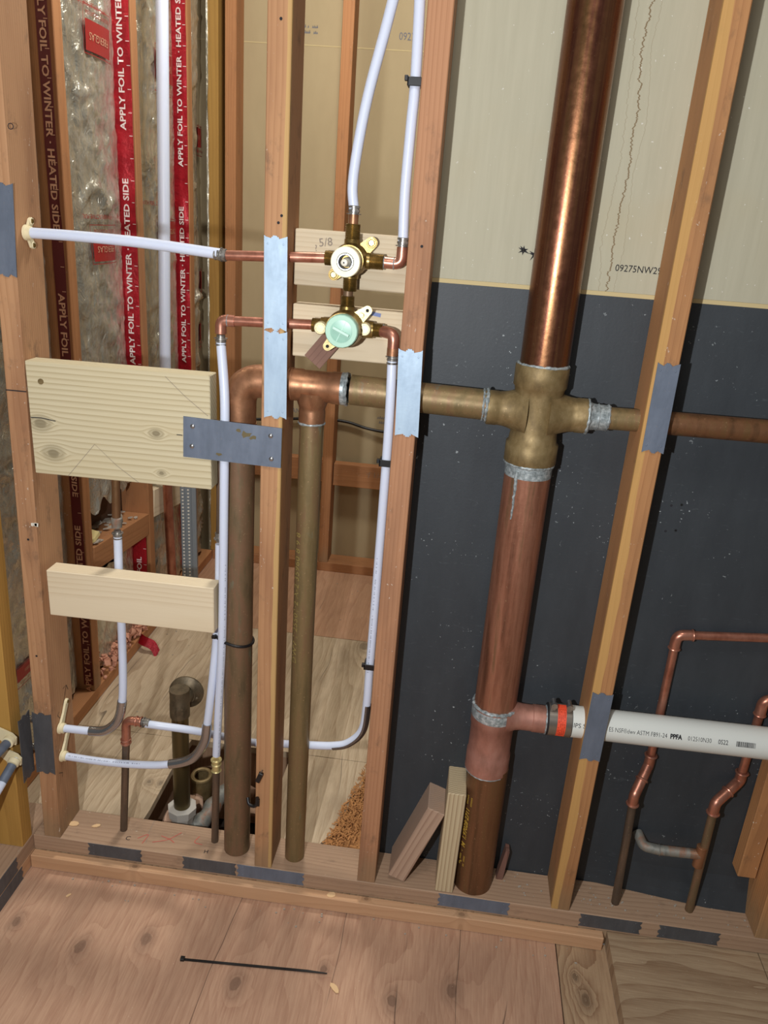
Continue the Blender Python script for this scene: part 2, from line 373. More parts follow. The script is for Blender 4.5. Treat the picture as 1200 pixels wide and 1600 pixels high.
def prof(bm, p0, d, steps, seg=24, caps=True):
    """lathe along axis d from p0: steps = [(distance, radius)]"""
    p0 = V(p0); d = V(d).normalized(); n = d.orthogonal().normalized(); m = d.cross(n)
    tube(bm, [p0+d*t for t, r in steps], [max(r, 1e-5) for t, r in steps], seg, caps, [(d, n, m)]*len(steps))
def ring(bm, p, d, R, r, seg=28, sm=8, wob=0):
    p = V(p); d = V(d).normalized(); n = d.orthogonal().normalized(); m = d.cross(n); rings = []
    for k in range(seg):
        a = 2*math.pi*k/seg; c = n*math.cos(a)+m*math.sin(a); rr = r*(1+wob*random.uniform(-1, 1)); sh = d*(wob*r*random.uniform(-.6, .6))
        rings.append([bm.verts.new(p+sh+c*(R+rr*math.cos(2*math.pi*j/sm))+d*(rr*math.sin(2*math.pi*j/sm))) for j in range(sm)])
    for k in range(seg):
        a, b = rings[k], rings[(k+1) % seg]
        for j in range(sm): bm.faces.new((a[j], a[(j+1) % sm], b[(j+1) % sm], b[j]))
def fillet(pts, rad, n=8):
    pts = [V(p) for p in pts]; out = [pts[0]]
    for i in range(1, len(pts)-1):
        a, b, c = pts[i-1], pts[i], pts[i+1]; u = (a-b); v = (c-b); lu, lv = u.length, v.length; u.normalize(); v.normalize()
        R = rad[i-1] if isinstance(rad, (list, tuple)) else rad
        ang = u.angle(v); t = min(R/math.tan(ang/2), lu*.49, lv*.49); s = b+u*t; e = b+v*t
        for k in range(n+1):
            q = k/n; out.append(s*(1-q)**2+b*2*q*(1-q)+e*q*q)
    out.append(pts[-1]); return out
def smooth_path(pts, n=8):
    pts = [V(p) for p in pts]; q = [pts[0]*2-pts[1]]+pts+[pts[-1]*2-pts[-2]]; out = []
    for i in range(1, len(q)-2):
        for k in range(n):
            t = k/n; a, b, c, d = q[i-1:i+3]
            out.append(.5*((2*b)+(c-a)*t+(2*a-5*b+4*c-d)*t*t+(3*b-a-3*c+d)*t**3))
    out.append(pts[-1]); return out
def slab(bm, poly, o, u, v, th):
    """extrude 2-D polygon lying in plane (o,u,v) by th along u x v"""
    o, u, v = V(o), V(u).normalized(), V(v).normalized(); n = u.cross(v)
    a = [bm.verts.new(o+u*p[0]+v*p[1]) for p in poly]; b = [bm.verts.new(o+u*p[0]+v*p[1]+n*th) for p in poly]
    bm.faces.new(a); bm.faces.new(list(reversed(b))); k = len(poly)
    for i in range(k): bm.faces.new((a[i], b[i], b[(i+1) % k], a[(i+1) % k]))
def text_mesh(s, size, fn, depth=0.0003, sx=1.0, bold=0.0):
    cu = bpy.data.curves.new('t', 'FONT'); cu.body = s; cu.size = size; cu.align_x = 'CENTER'; cu.align_y = 'CENTER'; cu.offset = bold; cu.resolution_u = 2
    o = bpy.data.objects.new('t', cu); C.objects.link(o)
    dg = bpy.context.evaluated_depsgraph_get(); dg.update()
    me = bpy.data.meshes.new_from_object(o.evaluated_get(dg)); bpy.data.objects.remove(o); bpy.data.curves.remove(cu)
    for v in me.vertices: v.co = fn(v.co.x*sx, v.co.y)
    return me
def lettering(s, size, fn, mat, parent, sx=1.0, bold=0.0, name='lettering'):
    me = text_mesh(s, size, fn, sx=sx, bold=bold); me.materials.clear()
    return link(name, me, mat, parent)
def flatfn(o, u, v, off=.0006):
    o, u, v = V(o), V(u).normalized(), V(v).normalized(); n = u.cross(v)
    return lambda a, b: o+u*a+v*b+n*off
def cylfn(p, axis, up_, r, off=.0004):
    """text runs along axis, letters stand towards up_, wrapped round the cylinder whose axis passes p"""
    p, ax = V(p), V(axis).normalized(); upv = V(up_).normalized(); out = ax.cross(upv)
    return lambda a, b: p+ax*a+(out*math.cos(b/r)+upv*math.sin(b/r))*(r+off)
def stroke(bm, pts, wd, off=(0, -.0006, 0)):
    pts = [V(p)+V(off) for p in pts]; n = V(off).normalized(); L = []; R = []
    for i, p in enumerate(pts):
        t = (pts[min(i+1, len(pts)-1)]-pts[max(i-1, 0)]).normalized(); s = t.cross(n)*wd/2
        L.append(bm.verts.new(p+s)); R.append(bm.verts.new(p-s))
    for i in range(len(pts)-1): bm.faces.new((L[i], L[i+1], R[i+1], R[i]))

# ------------------------------------------------------------------ SETTING: floors
ZF = -.072; W = .038; D = .089
fl = thing('floor', None, None, (0.3, -.4, ZF), kind='structure')
def panel(name, poly, z, th, mat, parent):
    bm = B(); slab(bm, poly, (0, 0, z-th), (1, 0, 0), (0, 1, 0), th); return build(name, bm, mat, parent, 0)
panel('subfloor_edge', [(-.4868, .0), (.7415, .0), (.7415, .0915), (-.4868, .0915)], -.0385, .0335, M['ply_narrow'], fl)
panel('plywood_panel', [(-.4868, -1.6), (.637, -1.6), (.639, -.0008), (-.4868, -.0008)], ZF, .018, M['ply_front'], fl)
panel('plywood_panel', [(.639, -1.6), (.742, -1.6), (.742, -.003), (.6415, -.003)], ZF, .018, M['ply_narrow'], fl)
panel('plywood_panel', [(.744, -1.6), (1.042, -1.6), (1.042, 0.1), (.742, 0.1)], -.0395, .0325, M['ply_right'], fl)
panel('plywood_panel', [(1.044, -1.6), (1.9, -1.6), (1.9, 0.1), (1.044, 0.1)], -.0395, .0325, M['ply_right'], fl)
panel('plywood_panel', [(-1.7, -1.6), (-.577, -1.6), (-.577, 0.6), (-1.7, .6)], ZF, .018, M['ply_front'], fl)
# back room floor with a hole cut in it and a ragged broken corner
panel('plywood_panel', [(-.6, .092), (-.295, .092), (-.291, .16), (-.293, .30), (-.285, .428), (-.6, .428)], -.038, .018, M['ply_back'], fl)
panel('plywood_panel', [(-.6, .4295), (-.012, .4295), (.20, .4295), (.20, .60), (.19, 1.05), (-.6, 1.05)], -.038, .018, M['ply_back'], fl)
ragged = [(-.018, .092), (.128, .092), (.121, .13), (.140, .16), (.150, .21), (.165, .25), (.163, .29), (.185, .33), (.196, .4275), (-.012, .4275)]
panel('plywood_panel', ragged, -.038, .018, M['ply_back'], fl)
panel('plywood_panel', [(-.6, 1.052), (.6, 1.052), (.6, 1.67), (-.6, 1.67)], -.038, .018, M['ply_rear'], fl)
panel('subfloor_layer', [(-.006, .092), (.6, .092), (.6, 1.049), (.21, 1.049), (.21, .432), (-.006, .43)], -.0565, .012, M['chips'], fl)
# the space under the hole
pit = B(); box(pit, (-.34, .06, -.33), (.06, .6, -.31)); build('crawl_space_ground', pit, M['dirt'], fl, 0)
for (a, b) in (((-.40, .092, -.30), (-.335, 1.1, -.058)), ((.0, .092, -.30), (.04, 1.1, -.058)), ((-.333, .44, -.30), (-.002, .478, -.058)), ((-.333, .045, -.30), (-.002, .083, -.075))):
    c0 = V(((a[0]+b[0])/2, (a[1]+b[1])/2, 0)); bm = B(); box(bm, a, b, .001); build('floor_joist', bm, M['joist'], fl, 0)
for (x, y, z, sx, sy, sz) in ((-.262, .20, -.10, .03, .06, .04), (-.235, .30, -.13, .05, .05, .05), (-.10, .16, -.12, .10, .035, .02), (-.08, .30, -.13, .12, .03, .02), (-.15, .40, -.16, .10, .03, .06)):
    bm = B(); bmesh.ops.create_icosphere(bm, subdivisions=2, radius=.5)
    for v in bm.verts:
        n = noise.noise(v.co*3+V((x*9, y*9, z*9)))*.25
        v.co = V((x+v.co.x*sx*(1+n), y+v.co.y*sy*(1+n), z+v.co.z*sz*(1+n)))
    build('rubble_chunk', bm, M['pitwood'], fl, 30)

# ------------------------------------------------------------------ SETTING: right wallboard
wr = thing('wall_right', None, None, (.8, .095, .6), kind='structure')
bm = B(); box(bm, (.245, .0895, 1.2095), (1.9, .102, 2.5)); gy = build('gypsum_board', bm, M['gyp'], wr, 0)
bm = B(); box(bm, (.245, .0893, 1.2025), (1.9, .102, 1.2093)); build('board_edge', bm, M['edge'], wr, 0)
bm = B()                                       # black membrane sheet, curling out a little at its foot
prev = None; cols = 40; zs = [1.2024, .9, .6, .3, .12, .07, .04, .02, .001]
grid = []
for i in range(cols+1):
    x = .245+(1.9-.245)*i/cols; row = []
    for z in zs:
        curl = 0
        if x > .7 and z < .1: curl = .030*min(1, (x-.7)/.25)*(1-z/.1)**1.3
        row.append(bm.verts.new((x, .0894-curl, z)))
    grid.append(row)
for i in range(cols):
    for j in range(len(zs)-1): bm.faces.new((grid[i][j], grid[i+1][j], grid[i+1][j+1], grid[i][j+1]))
for i in range(cols):                           # turned back at the foot so the sheet is a closed skin in front of the board
    a, b = grid[i][-1], grid[i+1][-1]; c = bm.verts.new((b.co.x, .0898, .001)); d = bm.verts.new((a.co.x, .0898, .001)); bm.faces.new((a, b, c, d))
build('black_membrane', bm, M['membrane'], wr, 0)
bm = B(); box(bm, (.245, .0899, -.038), (1.9, .102, 1.2024)); build('backing_board', bm, M['membrane'], wr, 0)
lettering('09275NW29', .0150, flatfn((.590, .0895, 1.2465), (1, 0, 0), (0, 0, 1)), M['ink'], wr, sx=.92)
bm = B()                                       # two screw tips poking through with puckered paper
for (px, py) in ((818, 391), (835, 398)):
    q = P(px, py, y=.0893)
    for k in range(7):
        a = k*.9+random.random(); L = .007+random.random()*.005
        v0 = q+V((math.cos(a)*.003, -.0005, math.sin(a)*.003)); v1 = q+V((math.cos(a)*L, -.0008, math.sin(a)*L)); s = V((-math.sin(a), 0, math.cos(a)))*.0014
        bm.faces.new([bm.verts.new(v0+s), bm.verts.new(v1), bm.verts.new(v0-s)])
    ring(bm, q+V((0, -.001, 0)), (0, 1, 0), .0026, .0008, 12, 6)
    prof(bm, q, (0, -1, 0), [(0, .0016), (.004, .0014), (.006, .0002)], 8)
build('screw_tip', bm, M['ink'], wr)

# ------------------------------------------------------------------ SETTING: back wall (wallboard behind studs)
wb = thing('wall_back', None, None, (0, 1.665, .8), kind='structure')
bm = B(); box(bm, (-.7, 1.660, -.07), (.7, 1.672, 1.8195)); build('gypsum_board', bm, M['gyp_back'], wb, 0)
bm = B(); box(bm, (-.7, 1.660, 1.8225), (.7, 1.672, 2.5)); build('gypsum_board', bm, M['gyp_back'], wb, 0)
bm = B(); box(bm, (-.7, 1.6593, 1.8195), (.7, 1.671, 1.8225)); build('board_edge', bm, M['edge'], wb, 0)
lettering('09275', .032, flatfn((.043, 1.660, 1.861), (1, 0, 0), (0, 0, 1)), M['inkgrey'], wb, sx=.85)
def scribble(q, wd, h, rows, mat, parent, n=9):
    bm = B()
    for r in range(rows):
        for k in range(n):
            if random.random() < .18: continue
            x = q.x+wd*(k/n-.5); z = q.z-h*r*1.5; hh = h*random.uniform(.6, 1)
            stroke(bm, [V((x, q.y, z)), V((x+wd/n*.35, q.y, z+hh)), V((x+wd/n*.6, q.y, z+hh*.2))], h*.22)
    return build('print', bm, mat, parent, 0)
scribble(P(487, 44, y=1.66), .045, .011, 2, M['inkgrey'], wb)
scribble(P(596, 655, y=1.66), .03, .012, 2, M['inkgrey'], wb, 4)
lettering('ANG', .026, flatfn(P(466, 642, y=1.66), (1, 0, 0), (0, 0, 1)), M['inkgrey'], wb, sx=.9)
board('bottom_plate', (-.6, 1.6145, -.019), (.65, 1.6145, -.019), .038, .089, M['stud_back'], (0, 1, 0), parent=wb)
for (x, m) in ((-.588, 'yellow'), (-.528, 'stud_back'), (-.1455, 'stud_back'), (.262, 'stud_back')):
    board('wall_stud', (x, 1.6145, 0), (x, 1.6145, 2.5), .038, .0885, M[m], (0, 1, 0), parent=wb)
board('blocking', (-.124, 1.6145, .364), (.24, 1.6145, .364), .089, .040, M['stud_back'], (0, 1, 0), parent=wb)
board('blocking', (-.507, 1.6145, .374), (-.168, 1.6145, .374), .089, .040, M['stud_back'], (0, 1, 0), parent=wb)
bm = B(); q = P(573, 742, y=1.592)
for pts in ([(0, 0), (.012, .012), (.006, -.012)], [(.03, -.01), (.03, .012)], [(.04, -.01), (.045, .012), (.05, -.008)], [(.075, .012), (.07, -.004), (.085, 0), (.078, -.014)]):
    stroke(bm, [q+V((a, 0, b)) for a, b in pts], .0018)
build('pencil_mark', bm, M['pencil'], wb, 0)

# ------------------------------------------------------------------ SETTING: left outer wall with foil batts
wl = thing('wall_left', None, None, (-.65, .8, .8), kind='structure')
bm = B(); box(bm, (-.705, -.1, -.07), (-.692, 1.672, 2.5)); build('sheathing', bm, M['sheath'], wl, 0)
board('bottom_plate', (-.6445, .10, -.019), (-.6445, 1.57, -.019), .038, .089, M['stud_back'], (1, 0, 0), parent=wl)
SY = [(.574, .552), (.966, .972), (1.384, 1.384)]            # stud centres at top / bottom
for i, (yt, yb) in enumerate(SY):
    board('wall_stud', (-.6445, yb, 0), (-.6445, yt, 2.5), .038, .0885, M['stud_back'], (1, 0, 0), parent=wl)
board('blocking', (-.6445, .575, .385), (-.6445, .947, .347), .070, .089, M['stud_back'], (1, 0, 0), parent=wl)
board('blocking', (-.6445, .994, .400), (-.6445, 1.364, .345), .090, .089, M['block_pale'], (1, 0, 0), parent=wl)
board('let_in_brace', (-.672, .572, .60), (-.672, .950, .56), .085, .024, M['stud_dark'], (1, 0, 0), parent=wl)

def foil_h(y, z, y0, y1, seed, fine=True):
    t = (y-y0)/(y1-y0); b = math.sin(math.pi*min(max(t, 0), 1))
    x = -.652+.030*b**.6
    q = V((y*7+seed*5, z*3.2, seed)); x += noise.noise(q)*.012*b
    if not fine: return x+.002
    q = V((y*26+seed, z*13+noise.noise(V((y*5, z*5, seed)))*3, seed+2)); x += -abs(noise.noise(q))*.011*(.2+b)
    q = V((y*60, z*50, seed+5)); x += noise.noise(q)*.0032
    q = V((y*5, z*34+noise.noise(V((y*9, z*4, seed)))*4, seed+8)); x += max(0, noise.noise(q)-.10)*.022*b
    return x
LBL = []
def batt(y0, y1, z0, z1, seed, tab='redtab', tabw=.05, ragged_bottom=False, group='foil faced insulation batts between the outer wall studs', label='', text_z=(), txtmat='inkwhite', tabz0=None):
    root = thing('insulation_batt', label, 'insulation', (-.65, (y0+y1)/2, z0), group)
    ny = max(6, int((y1-y0)/.009)); nz = int((z1-z0)/.012); bm = B(); gr = []
    for j in range(nz+1):
        row = []
        for i in range(ny+1):
            y = y0+(y1-y0)*i/ny; z = z0+(z1-z0)*j/nz
            if ragged_bottom and j < 3: z += (3-j)*.010*noise.noise(V((y*22, seed, 1)))+.0
            row.append(bm.verts.new((foil_h(y, z, y0, y1, seed), y, z)))
        gr.append(row)
    for j in range(nz):
        for i in range(ny): bm.faces.new((gr[j][i], gr[j][i+1], gr[j+1][i+1], gr[j+1][i]))
    build('foil_facing', bm, M['foil'], root, 180)
    # stapled flange on the side of the next stud
    bm = B(); gr = []; n2 = 7; tz0 = z0 if tabz0 is None else tabz0; nz = int((z1-tz0)/.02)
    def tabp(a, z):
        yy = y1-.0022-max(0, noise.noise(V((z*9, a*40, seed))))*.008*(1-a/tabw*.6); return V((-.6025-a, yy, z))
    for j in range(nz+1):
        z = tz0+(z1-tz0)*j/nz
        gr.append([bm.verts.new(tabp(tabw*i/n2, z)+V((noise.noise(V((z*12, seed, 3)))*.0018 if i == 0 else 0, 0, 0))) for i in range(n2+1)])
    for j in range(nz):
        for i in range(n2): bm.faces.new((gr[j][i], gr[j][i+1], gr[j+1][i+1], gr[j+1][i]))
    fo = build('stapling_flange', bm, M[tab], root, 180)
    fn = lambda zc: (lambda a, b: tabp(tabw/2-b, zc-a)+V((0, -.0018, 0)))       # runs down the stud, letters turned on their side
    fnu = lambda zc: (lambda a, b: tabp(tabw/2-.001+b, zc+a)+V((0, -.0018, 0)))
    for (s, zc, dirn) in text_z:
        lettering(s, .0215, fnu(zc) if dirn else fn(zc), M[txtmat], root, sx=1.32, bold=.0005)
    bm = B()
    for k in range(int((z1-tz0)/.055)):
        z = tz0+.02+k*.055; a = tabp(.001, z); b_ = tabp(.010, z); n = V((0, -.0015, 0))
        bm.faces.new([bm.verts.new(a+n), bm.verts.new(b_+n), bm.verts.new(b_+n+V((0, 0, .0016))), bm.verts.new(a+n+V((0, 0, .0016)))])
    if tab == 'foil': bm.free(); bm = None
    t_ = {} if bm is None else build('ruler_mark', bm, M[txtmat], root, 0); t_['kind'] = 'stuff'
    return root, lambda y, z: V((foil_h(y, z, y0, y1, seed, False)+.0032, y, z))
APP = 'APPLY FOIL TO WINTER \u00b7 HEATED SIDE'
b0, f0 = batt(.06, .533, .02, 2.45, 1.0, 'redtab_shaded', .027, label='foil insulation batt seen just right of the leftmost tall stud, red flange with painted shade', text_z=((APP, 1.47, 0), (APP, .83, 0), (APP, .25, 1)), txtmat='inkwhite_dim')
b1, f1 = batt(.594, .946, .50, 2.45, 2.0, 'redtab', .052, True, label='widest foil insulation batt, bright red flange on its right, torn off behind the knotty board', text_z=((APP, 1.72, 1), (APP, 1.10, 1)))
b2, f2 = batt(.987, 1.364, .02, 2.45, 3.0, 'redtab', .046, label='foil insulation batt right behind the long vertical white tube, bright red flange', text_z=((APP, 1.66, 1), (APP, 1.04, 1)))
b3, f3 = batt(1.404, 1.568, .02, 2.45, 4.0, 'foil', .006, label='narrow foil insulation batt in the far corner with small red badges')
b4, f4 = batt(.594, .930, .01, .31, 5.0, 'redtab', .05, True, label='short foil batt remnant with red flange under the horizontal fire block', text_z=(('Y FOIL', .20, 1),), tabz0=.03)
def badge(fn, parent, y, z, wd, h, name='FIBERGLAS', flip=False, sub='BUILDING INSULATION', fullred=True):
    s = -1 if flip else 1
    bm = B(); n = 8
    def pt(a, b): return fn(y+a, z+b)
    gr = [[bm.verts.new(pt(wd*(i/n-.5), h*(j/4-.5))) for i in range(n+1)] for j in range(5)]
    for j in range(4):
        for i in range(n): bm.faces.new((gr[j][i], gr[j][i+1], gr[j+1][i+1], gr[j+1][i]))
    build('red_badge', bm, M['redprint'], parent, 0)
    out = lambda a, b: fn(y+s*a, z+s*b)+V((.0012, 0, 0))
    lettering(name, h*.36, out, M['inkwhite_dim'], parent, sx=min(1, wd/(h*.36*len(name)*.68)))
    o2 = lambda a, b: fn(y+s*a, z+s*(b-h*.72))
    lettering(sub, h*.2, o2, M['redprint'], parent, sx=.9)
    bm = B()
    for (a0, b0_, a1, b1_) in ((-.56, -.95*s, -.56, .6*s), (.56, -.95*s, .56, .6*s), (-.56, -.95*s, .56, -.95*s), (-.56, .6*s, .56, .6*s)):
        k = 6; L = [fn(y+wd*(a0+(a1-a0)*i/k), z+h*(b0_+(b1_-b0_)*i/k)) for i in range(k+1)]
        stroke(bm, L, .0016, (.0004, 0, 0))
    build('badge_outline', bm, M['redprint'], parent, 0)
def PX(px, py, x=-.625): q = P(px, py, x=x); return q.y, q.z
y, z = PX(148, 62); badge(f1, b1, y, z, .13, .065, 'FIBERGLAS', True)
y, z = PX(160, 388); badge(f1, b1, y, z, .13, .060, 'FIBERGLAS', True)
y, z = PX(150, 338); lettering('WITH REFLECTIVE FOIL', .014, lambda a, b, y=y, z=z: f1(y-a, z-b), M['redprint'], b1)
y, z = PX(136, 8); lettering('WITH REFLECTIVE FOIL', .014, lambda a, b, y=y, z=z: f1(y-a, z-b), M['redprint'], b1)
y, z = PX(255, 105); badge(f2, b2, y, z, .16, .075, 'FIBERGLAS')
y, z = PX(262, 362); badge(f2, b2, y, z, .16, .060, 'FIBERGLAS')
y, z = PX(240, 318); lettering('WITH REFLECTIVE FOIL', .016, lambda a, b, y=y, z=z: f2(y+a, z+b), M['redprint'], b2)
for py in (215, 438, 520):
    y, z = PX(317, py); badge(f3, b3, y, z, .085, .060, 'FIBER')
y, z = PX(39, 1042); badge(f0, b0, y, z, .09, .035, 'FIBER')
# loose bits in the opened bay
bm = B()
for k in range(34):
    y = random.uniform(.585, .93); x = random.uniform(-.685, -.61); zz = .421-.1*(y-.575)+random.uniform(0, .006)
    s = random.uniform(.006, .022); a = random.random()*6
    poly = [(math.cos(a+t)*s*random.uniform(.6, 1), math.sin(a+t)*s*random.uniform(.5, 1)) for t in (0, 1.2, 2.5, 3.6, 5)]
    slab(bm, poly, (x, y, zz), (1, .1, random.uniform(-.1, .3)), (0, 1, random.uniform(-.3, .3)), .003)
o = build('insulation_crumbs', bm, M['debris'], None, 0); tag(o, 'grey insulation crumbs lying on the horizontal fire block', 'debris', kind='stuff')
bm = B(); q = V((-.640, .610, .424)); slab(bm, [(-.03, -.035), (.02, -.04), (.035, -.01), (.03, .03), (.0, .045), (-.035, .03)], q, (1, 0, .15), (0, 1, .12), .010)
tag(build('foam_scrap', bm, M['foam']), 'flat scrap of yellow foam lying on the fire block beside the second foil wall stud', 'foam')
bm = B()
for k in range(220):
    y = random.uniform(.60, .92); z = -.002+abs(random.gauss(0, .03)); x = -.600-.05*random.random()
    s = random.uniform(.004, .010)
    t = B(); bmesh.ops.create_icosphere(t, subdivisions=1, radius=s)
    for v in t.verts: v.co = V((x, y, z+s*.6))+v.co*(1+1.4*noise.noise(v.co*160+V((k*3.1, 0, 0))))
    merge(bm, t)
o = build('fibreglass_wool', bm, M['fibre'], None, 60); tag(o, 'pink fibreglass wool spilling along the foot of the foil wall', 'insulation', kind='stuff')
bm = B()
pts = smooth_path([P(205, 985, z=-.02), P(222, 1000, z=.0), P(238, 1008, z=-.01), P(246, 1022, z=-.033)], 5)
for i, p in enumerate(pts): pass
F = frames(pts); L = []
for i, p in enumerate(pts):
    wv = V((0, 0, .010))+V((.004, .010, 0)); L.append((bm.verts.new(p-wv), bm.verts.new(p+wv)))
for a, b in zip(L, L[1:]): bm.faces.new((a[0], b[0], b[1], a[1]))
bmesh.ops.solidify(bm, geom=bm.faces[:], thickness=.0008)
tag(build('tape_scrap', bm, M['redtab']), 'torn curl of red and silver tape lying on the worn floor beside the white riser', 'tape')

# ------------------------------------------------------------------ side wall at far left
tag(board('side_wall_plate', (-.5315, -1.4, -.019), (-.5315, .091, -.019), .038, .089, M['plate'], (1, 0, 0)), 'upper grey sill plate of the side wall running towards the viewer at far left', 'plate', 'side wall sill plates')
tag(board('side_wall_plate', (-.5315, -1.4, -.0555), (-.5315, .091, -.0555), .0345, .089, M['strip'], (1, 0, 0)), 'lower sill plate of the side wall, tucked under the grey upper one at far left', 'plate', 'side wall sill plates')
tag(board('stud', (-.5325, -.019, 0), (-.510, -.019, 2.5), .089, .038, M['yellow'], (0, 1, 0)), 'yellow treated corner stud at the far left edge, standing on the side wall plate', 'stud')
# ------------------------------------------------------------------ front wall frame
tag(board('bottom_plate', (-.4865, D/2, -.019), (1.60, D/2, -.019), .038, .089, M['plate'], (0, 1, 0)), 'long grey bottom plate that all the near studs and pipes stand on', 'plate')
tag(board('edge_strip', (-.4855, -.0100, -.0547), (.733, -.0100, -.0547), .0335, .0195, M['strip'], (0, 1, 0)), 'pale pine strip nailed in front of the bottom plate along the plywood floor', 'trim board')
def stud(x0, x1, mat, label, wd=.0355, z1=2.5, ddp=.088):
    top = x0+(x1-x0)*z1/1.58
    return board('stud', (x0+wd/2, D/2, 0), (top+wd/2, D/2, z1), wd, ddp, M[mat], (0, 1, 0), label, 'stud', 'studs of the near wall')
stL = stud(-.461, -.441, 'stud', 'tall weathered stud at left whose foot carries two cream tube brackets', .036)
stA = stud(.002, .000, 'stud_sap', 'middle stud between bent copper drain and thinner drain, bright plates near its top', .036)
stB = stud(.221, .2265, 'stud_red', 'reddish stud left of the dark membrane, right of the brass valves', .037)
stC = stud(.6225, .6225, 'stud_gold', 'leaning golden stud right of the big copper stack, crossed by the white pipe', .037)
stE = stud(1.027, 1.027, 'stud_dark', 'stud at the bottom right corner beside the two small copper risers', .037)
tag(board('cleat', (1.005, .070, .10), (1.005, .070, .62), .036, .036, M['stud_dark'], (0, 1, 0)), 'short wood cleat fixed against the bottom right corner stud, ends above the plate', 'block')
# blocks
q = [P(40, 562, y=0), P(335, 588, y=0), P(325, 765, y=0), P(52, 740, y=0)]
tag(board('header_block', (-.409, .0185, .927), (-.0865, .0185, .930), .200, .037, M['block_big'], (0, 1, 0)), 'big pale knotty board left of the bent copper drain, steel strap at its edge', 'block')
hb = bpy.data.objects['header_block']
def on_block(pts, wd, mat, name):
    bm = B(); stroke(bm, [P(a, b, y=-.0004) for a, b in pts], wd, (0, -.0004, 0)); o = build(name, bm, mat, None, 0)
    mw = hb.matrix_basis.copy(); c = ORG[o.name]; o.parent = hb; o.matrix_local = mw.inverted() @ Matrix.Translation(c); return o
on_block([(107, 743), (148, 694), (182, 727), (217, 754)], .0007, M['pencil'], 'pencil_line')
on_block([(258, 588), (290, 620), (325, 650)], .0007, M['pencil'], 'pencil_line')
on_block([(48, 652), (65, 653), (87, 658)], .0016, M['ink'], 'ink_line')
on_block([(276, 679), (285, 680)], .0014, M['ink'], 'ink_line')
bm = B(); q = P(64, 596, y=0)-V((0, .0005, 0)); prof(bm, q, (0, -1, 0), [(0, .0050), (.0010, .0050), (.0012, .0026)], 14)
o = build('screw_head', bm, M['brass_cast']); mw = hb.matrix_basis.copy(); c = ORG[o.name]; o.parent = hb; o.matrix_local = mw.inverted() @ Matrix.Translation(c)
tag(board('lower_block', (-.404, .0190, .590), (-.0825, .0190, .592), .094, .038, M['block_pale'], (0, 1, 0)), 'smooth pale block below the big knotty board, in front of the white riser', 'block')
tag(board('valve_block', (.0385, .0705, 1.2265), (.2235, .0705, 1.2265), .087, .038, M['block_pale'], (0, 1, 0)), 'upper pale block behind the brass shower valve, pencilled 5/8', 'block', 'blocks behind the valves')
vb1 = bpy.data.objects['valve_block']
tag(board('valve_block', (.0385, .0705, 1.110), (.2235, .0705, 1.110), .086, .038, M['block_pale'], (0, 1, 0)), 'lower pale block behind the valve with the mint green cap, blue mark at its top', 'block', 'blocks behind the valves')
vb2 = bpy.data.objects['valve_block.001']
def child_on(o, host):
    c = ORG[o.name]; o.parent = host; o.matrix_local = host.matrix_basis.inverted() @ Matrix.Translation(c); return o
q = P(509, 379, y=.0512)
child_on(lettering('5/8', .018, flatfn(q, (1, 0, .15), (-.15, 0, 1)), M['pencil'], None, name='pencil_mark'), vb1)
child_on(lettering('?', .014, flatfn(P(494, 388, y=.0512), (1, 0, .15), (-.15, 0, 1)), M['pencil'], None, name='pencil_mark'), vb1)
bm = B(); stroke(bm, [P(578, 489, y=.0512), P(595, 493, y=.0512)], .006, (0, -.0004, 0)); child_on(build('blue_mark', bm, plain('blue_ink', (120, 134, 178), .8), None, 0), vb2)
# loose upright blocks leaning between stud B and the stack
tag(board('offcut', (.402, .0465, .0005), (.4045, .049, .2485), .0365, .088, M['block_end'], (0, 1, 0)), 'upright pale offcut standing against the big copper stack on the plate', 'block', 'offcuts standing on the bottom plate')
a = math.atan2(.068, .19)
tag(board('offcut', (.3015, .0545, .0095), (.3685, .0545, .195), .0370, .086, M['block_gray'], (0, 1, 0)), 'grey weathered offcut leaning to the right against the upright pale one', 'block', 'offcuts standing on the bottom plate')
bm = B(); slab(bm, [(-.004, 0), (.010, 0), (.016, .075), (.008, .078)], (.515, .058, 0), (1, 0, .05), (0, 0, 1), -.022)
tag(build('wood_wedge', bm, M['shim'], None, 0), 'small brown wedge standing behind the foot of the big copper stack', 'wedge')

# ------------------------------------------------------------------ nail plates
NP = 'steel nail plates on the framing'
def nail_plate(o, u, v, wd, h, mat, label, seed=0):
    """o = centre, u across, v along; ends have the punched tab and notches"""
    random.seed(seed); j = lambda: random.uniform(-.0008, .0008)
    def end(s):
        e = h/2; L = [(-wd/2, e), (-wd/2+.003, e-.0015+j()), (-wd*.20, e-.0045+j()), (-wd*.17, e-.0015), (-wd*.12, e-.002+j()), (-wd*.12, e+.0004), (wd*.06, e+j()*.5), (wd*.06, e-.002), (wd*.12, e-.0015+j()), (wd*.15, e-.0045+j()), (wd/2-.003, e-.0015+j()), (wd/2, e)]
        return L if s > 0 else [(-a, -b) for a, b in L]
    poly = end(1)+end(-1)
    root_n = V(u).normalized().cross(V(v).normalized())
    bm = B(); slab(bm, poly, V(o), u, v, .0014)
    for s in (-1, 1):
        for xx in (-.012, .012):
            prof(bm, V(o)+V(u).normalized()*xx*(wd/.036)+V(v).normalized()*s*(h/2-.012)+root_n*.0014, root_n, [(0, .0016), (.0005, .0012), (.0006, 0.0002)], 8)
    ob = build('nail_plate', bm, M[mat], None, 0)
    return tag(ob, label, 'nail plate', NP)
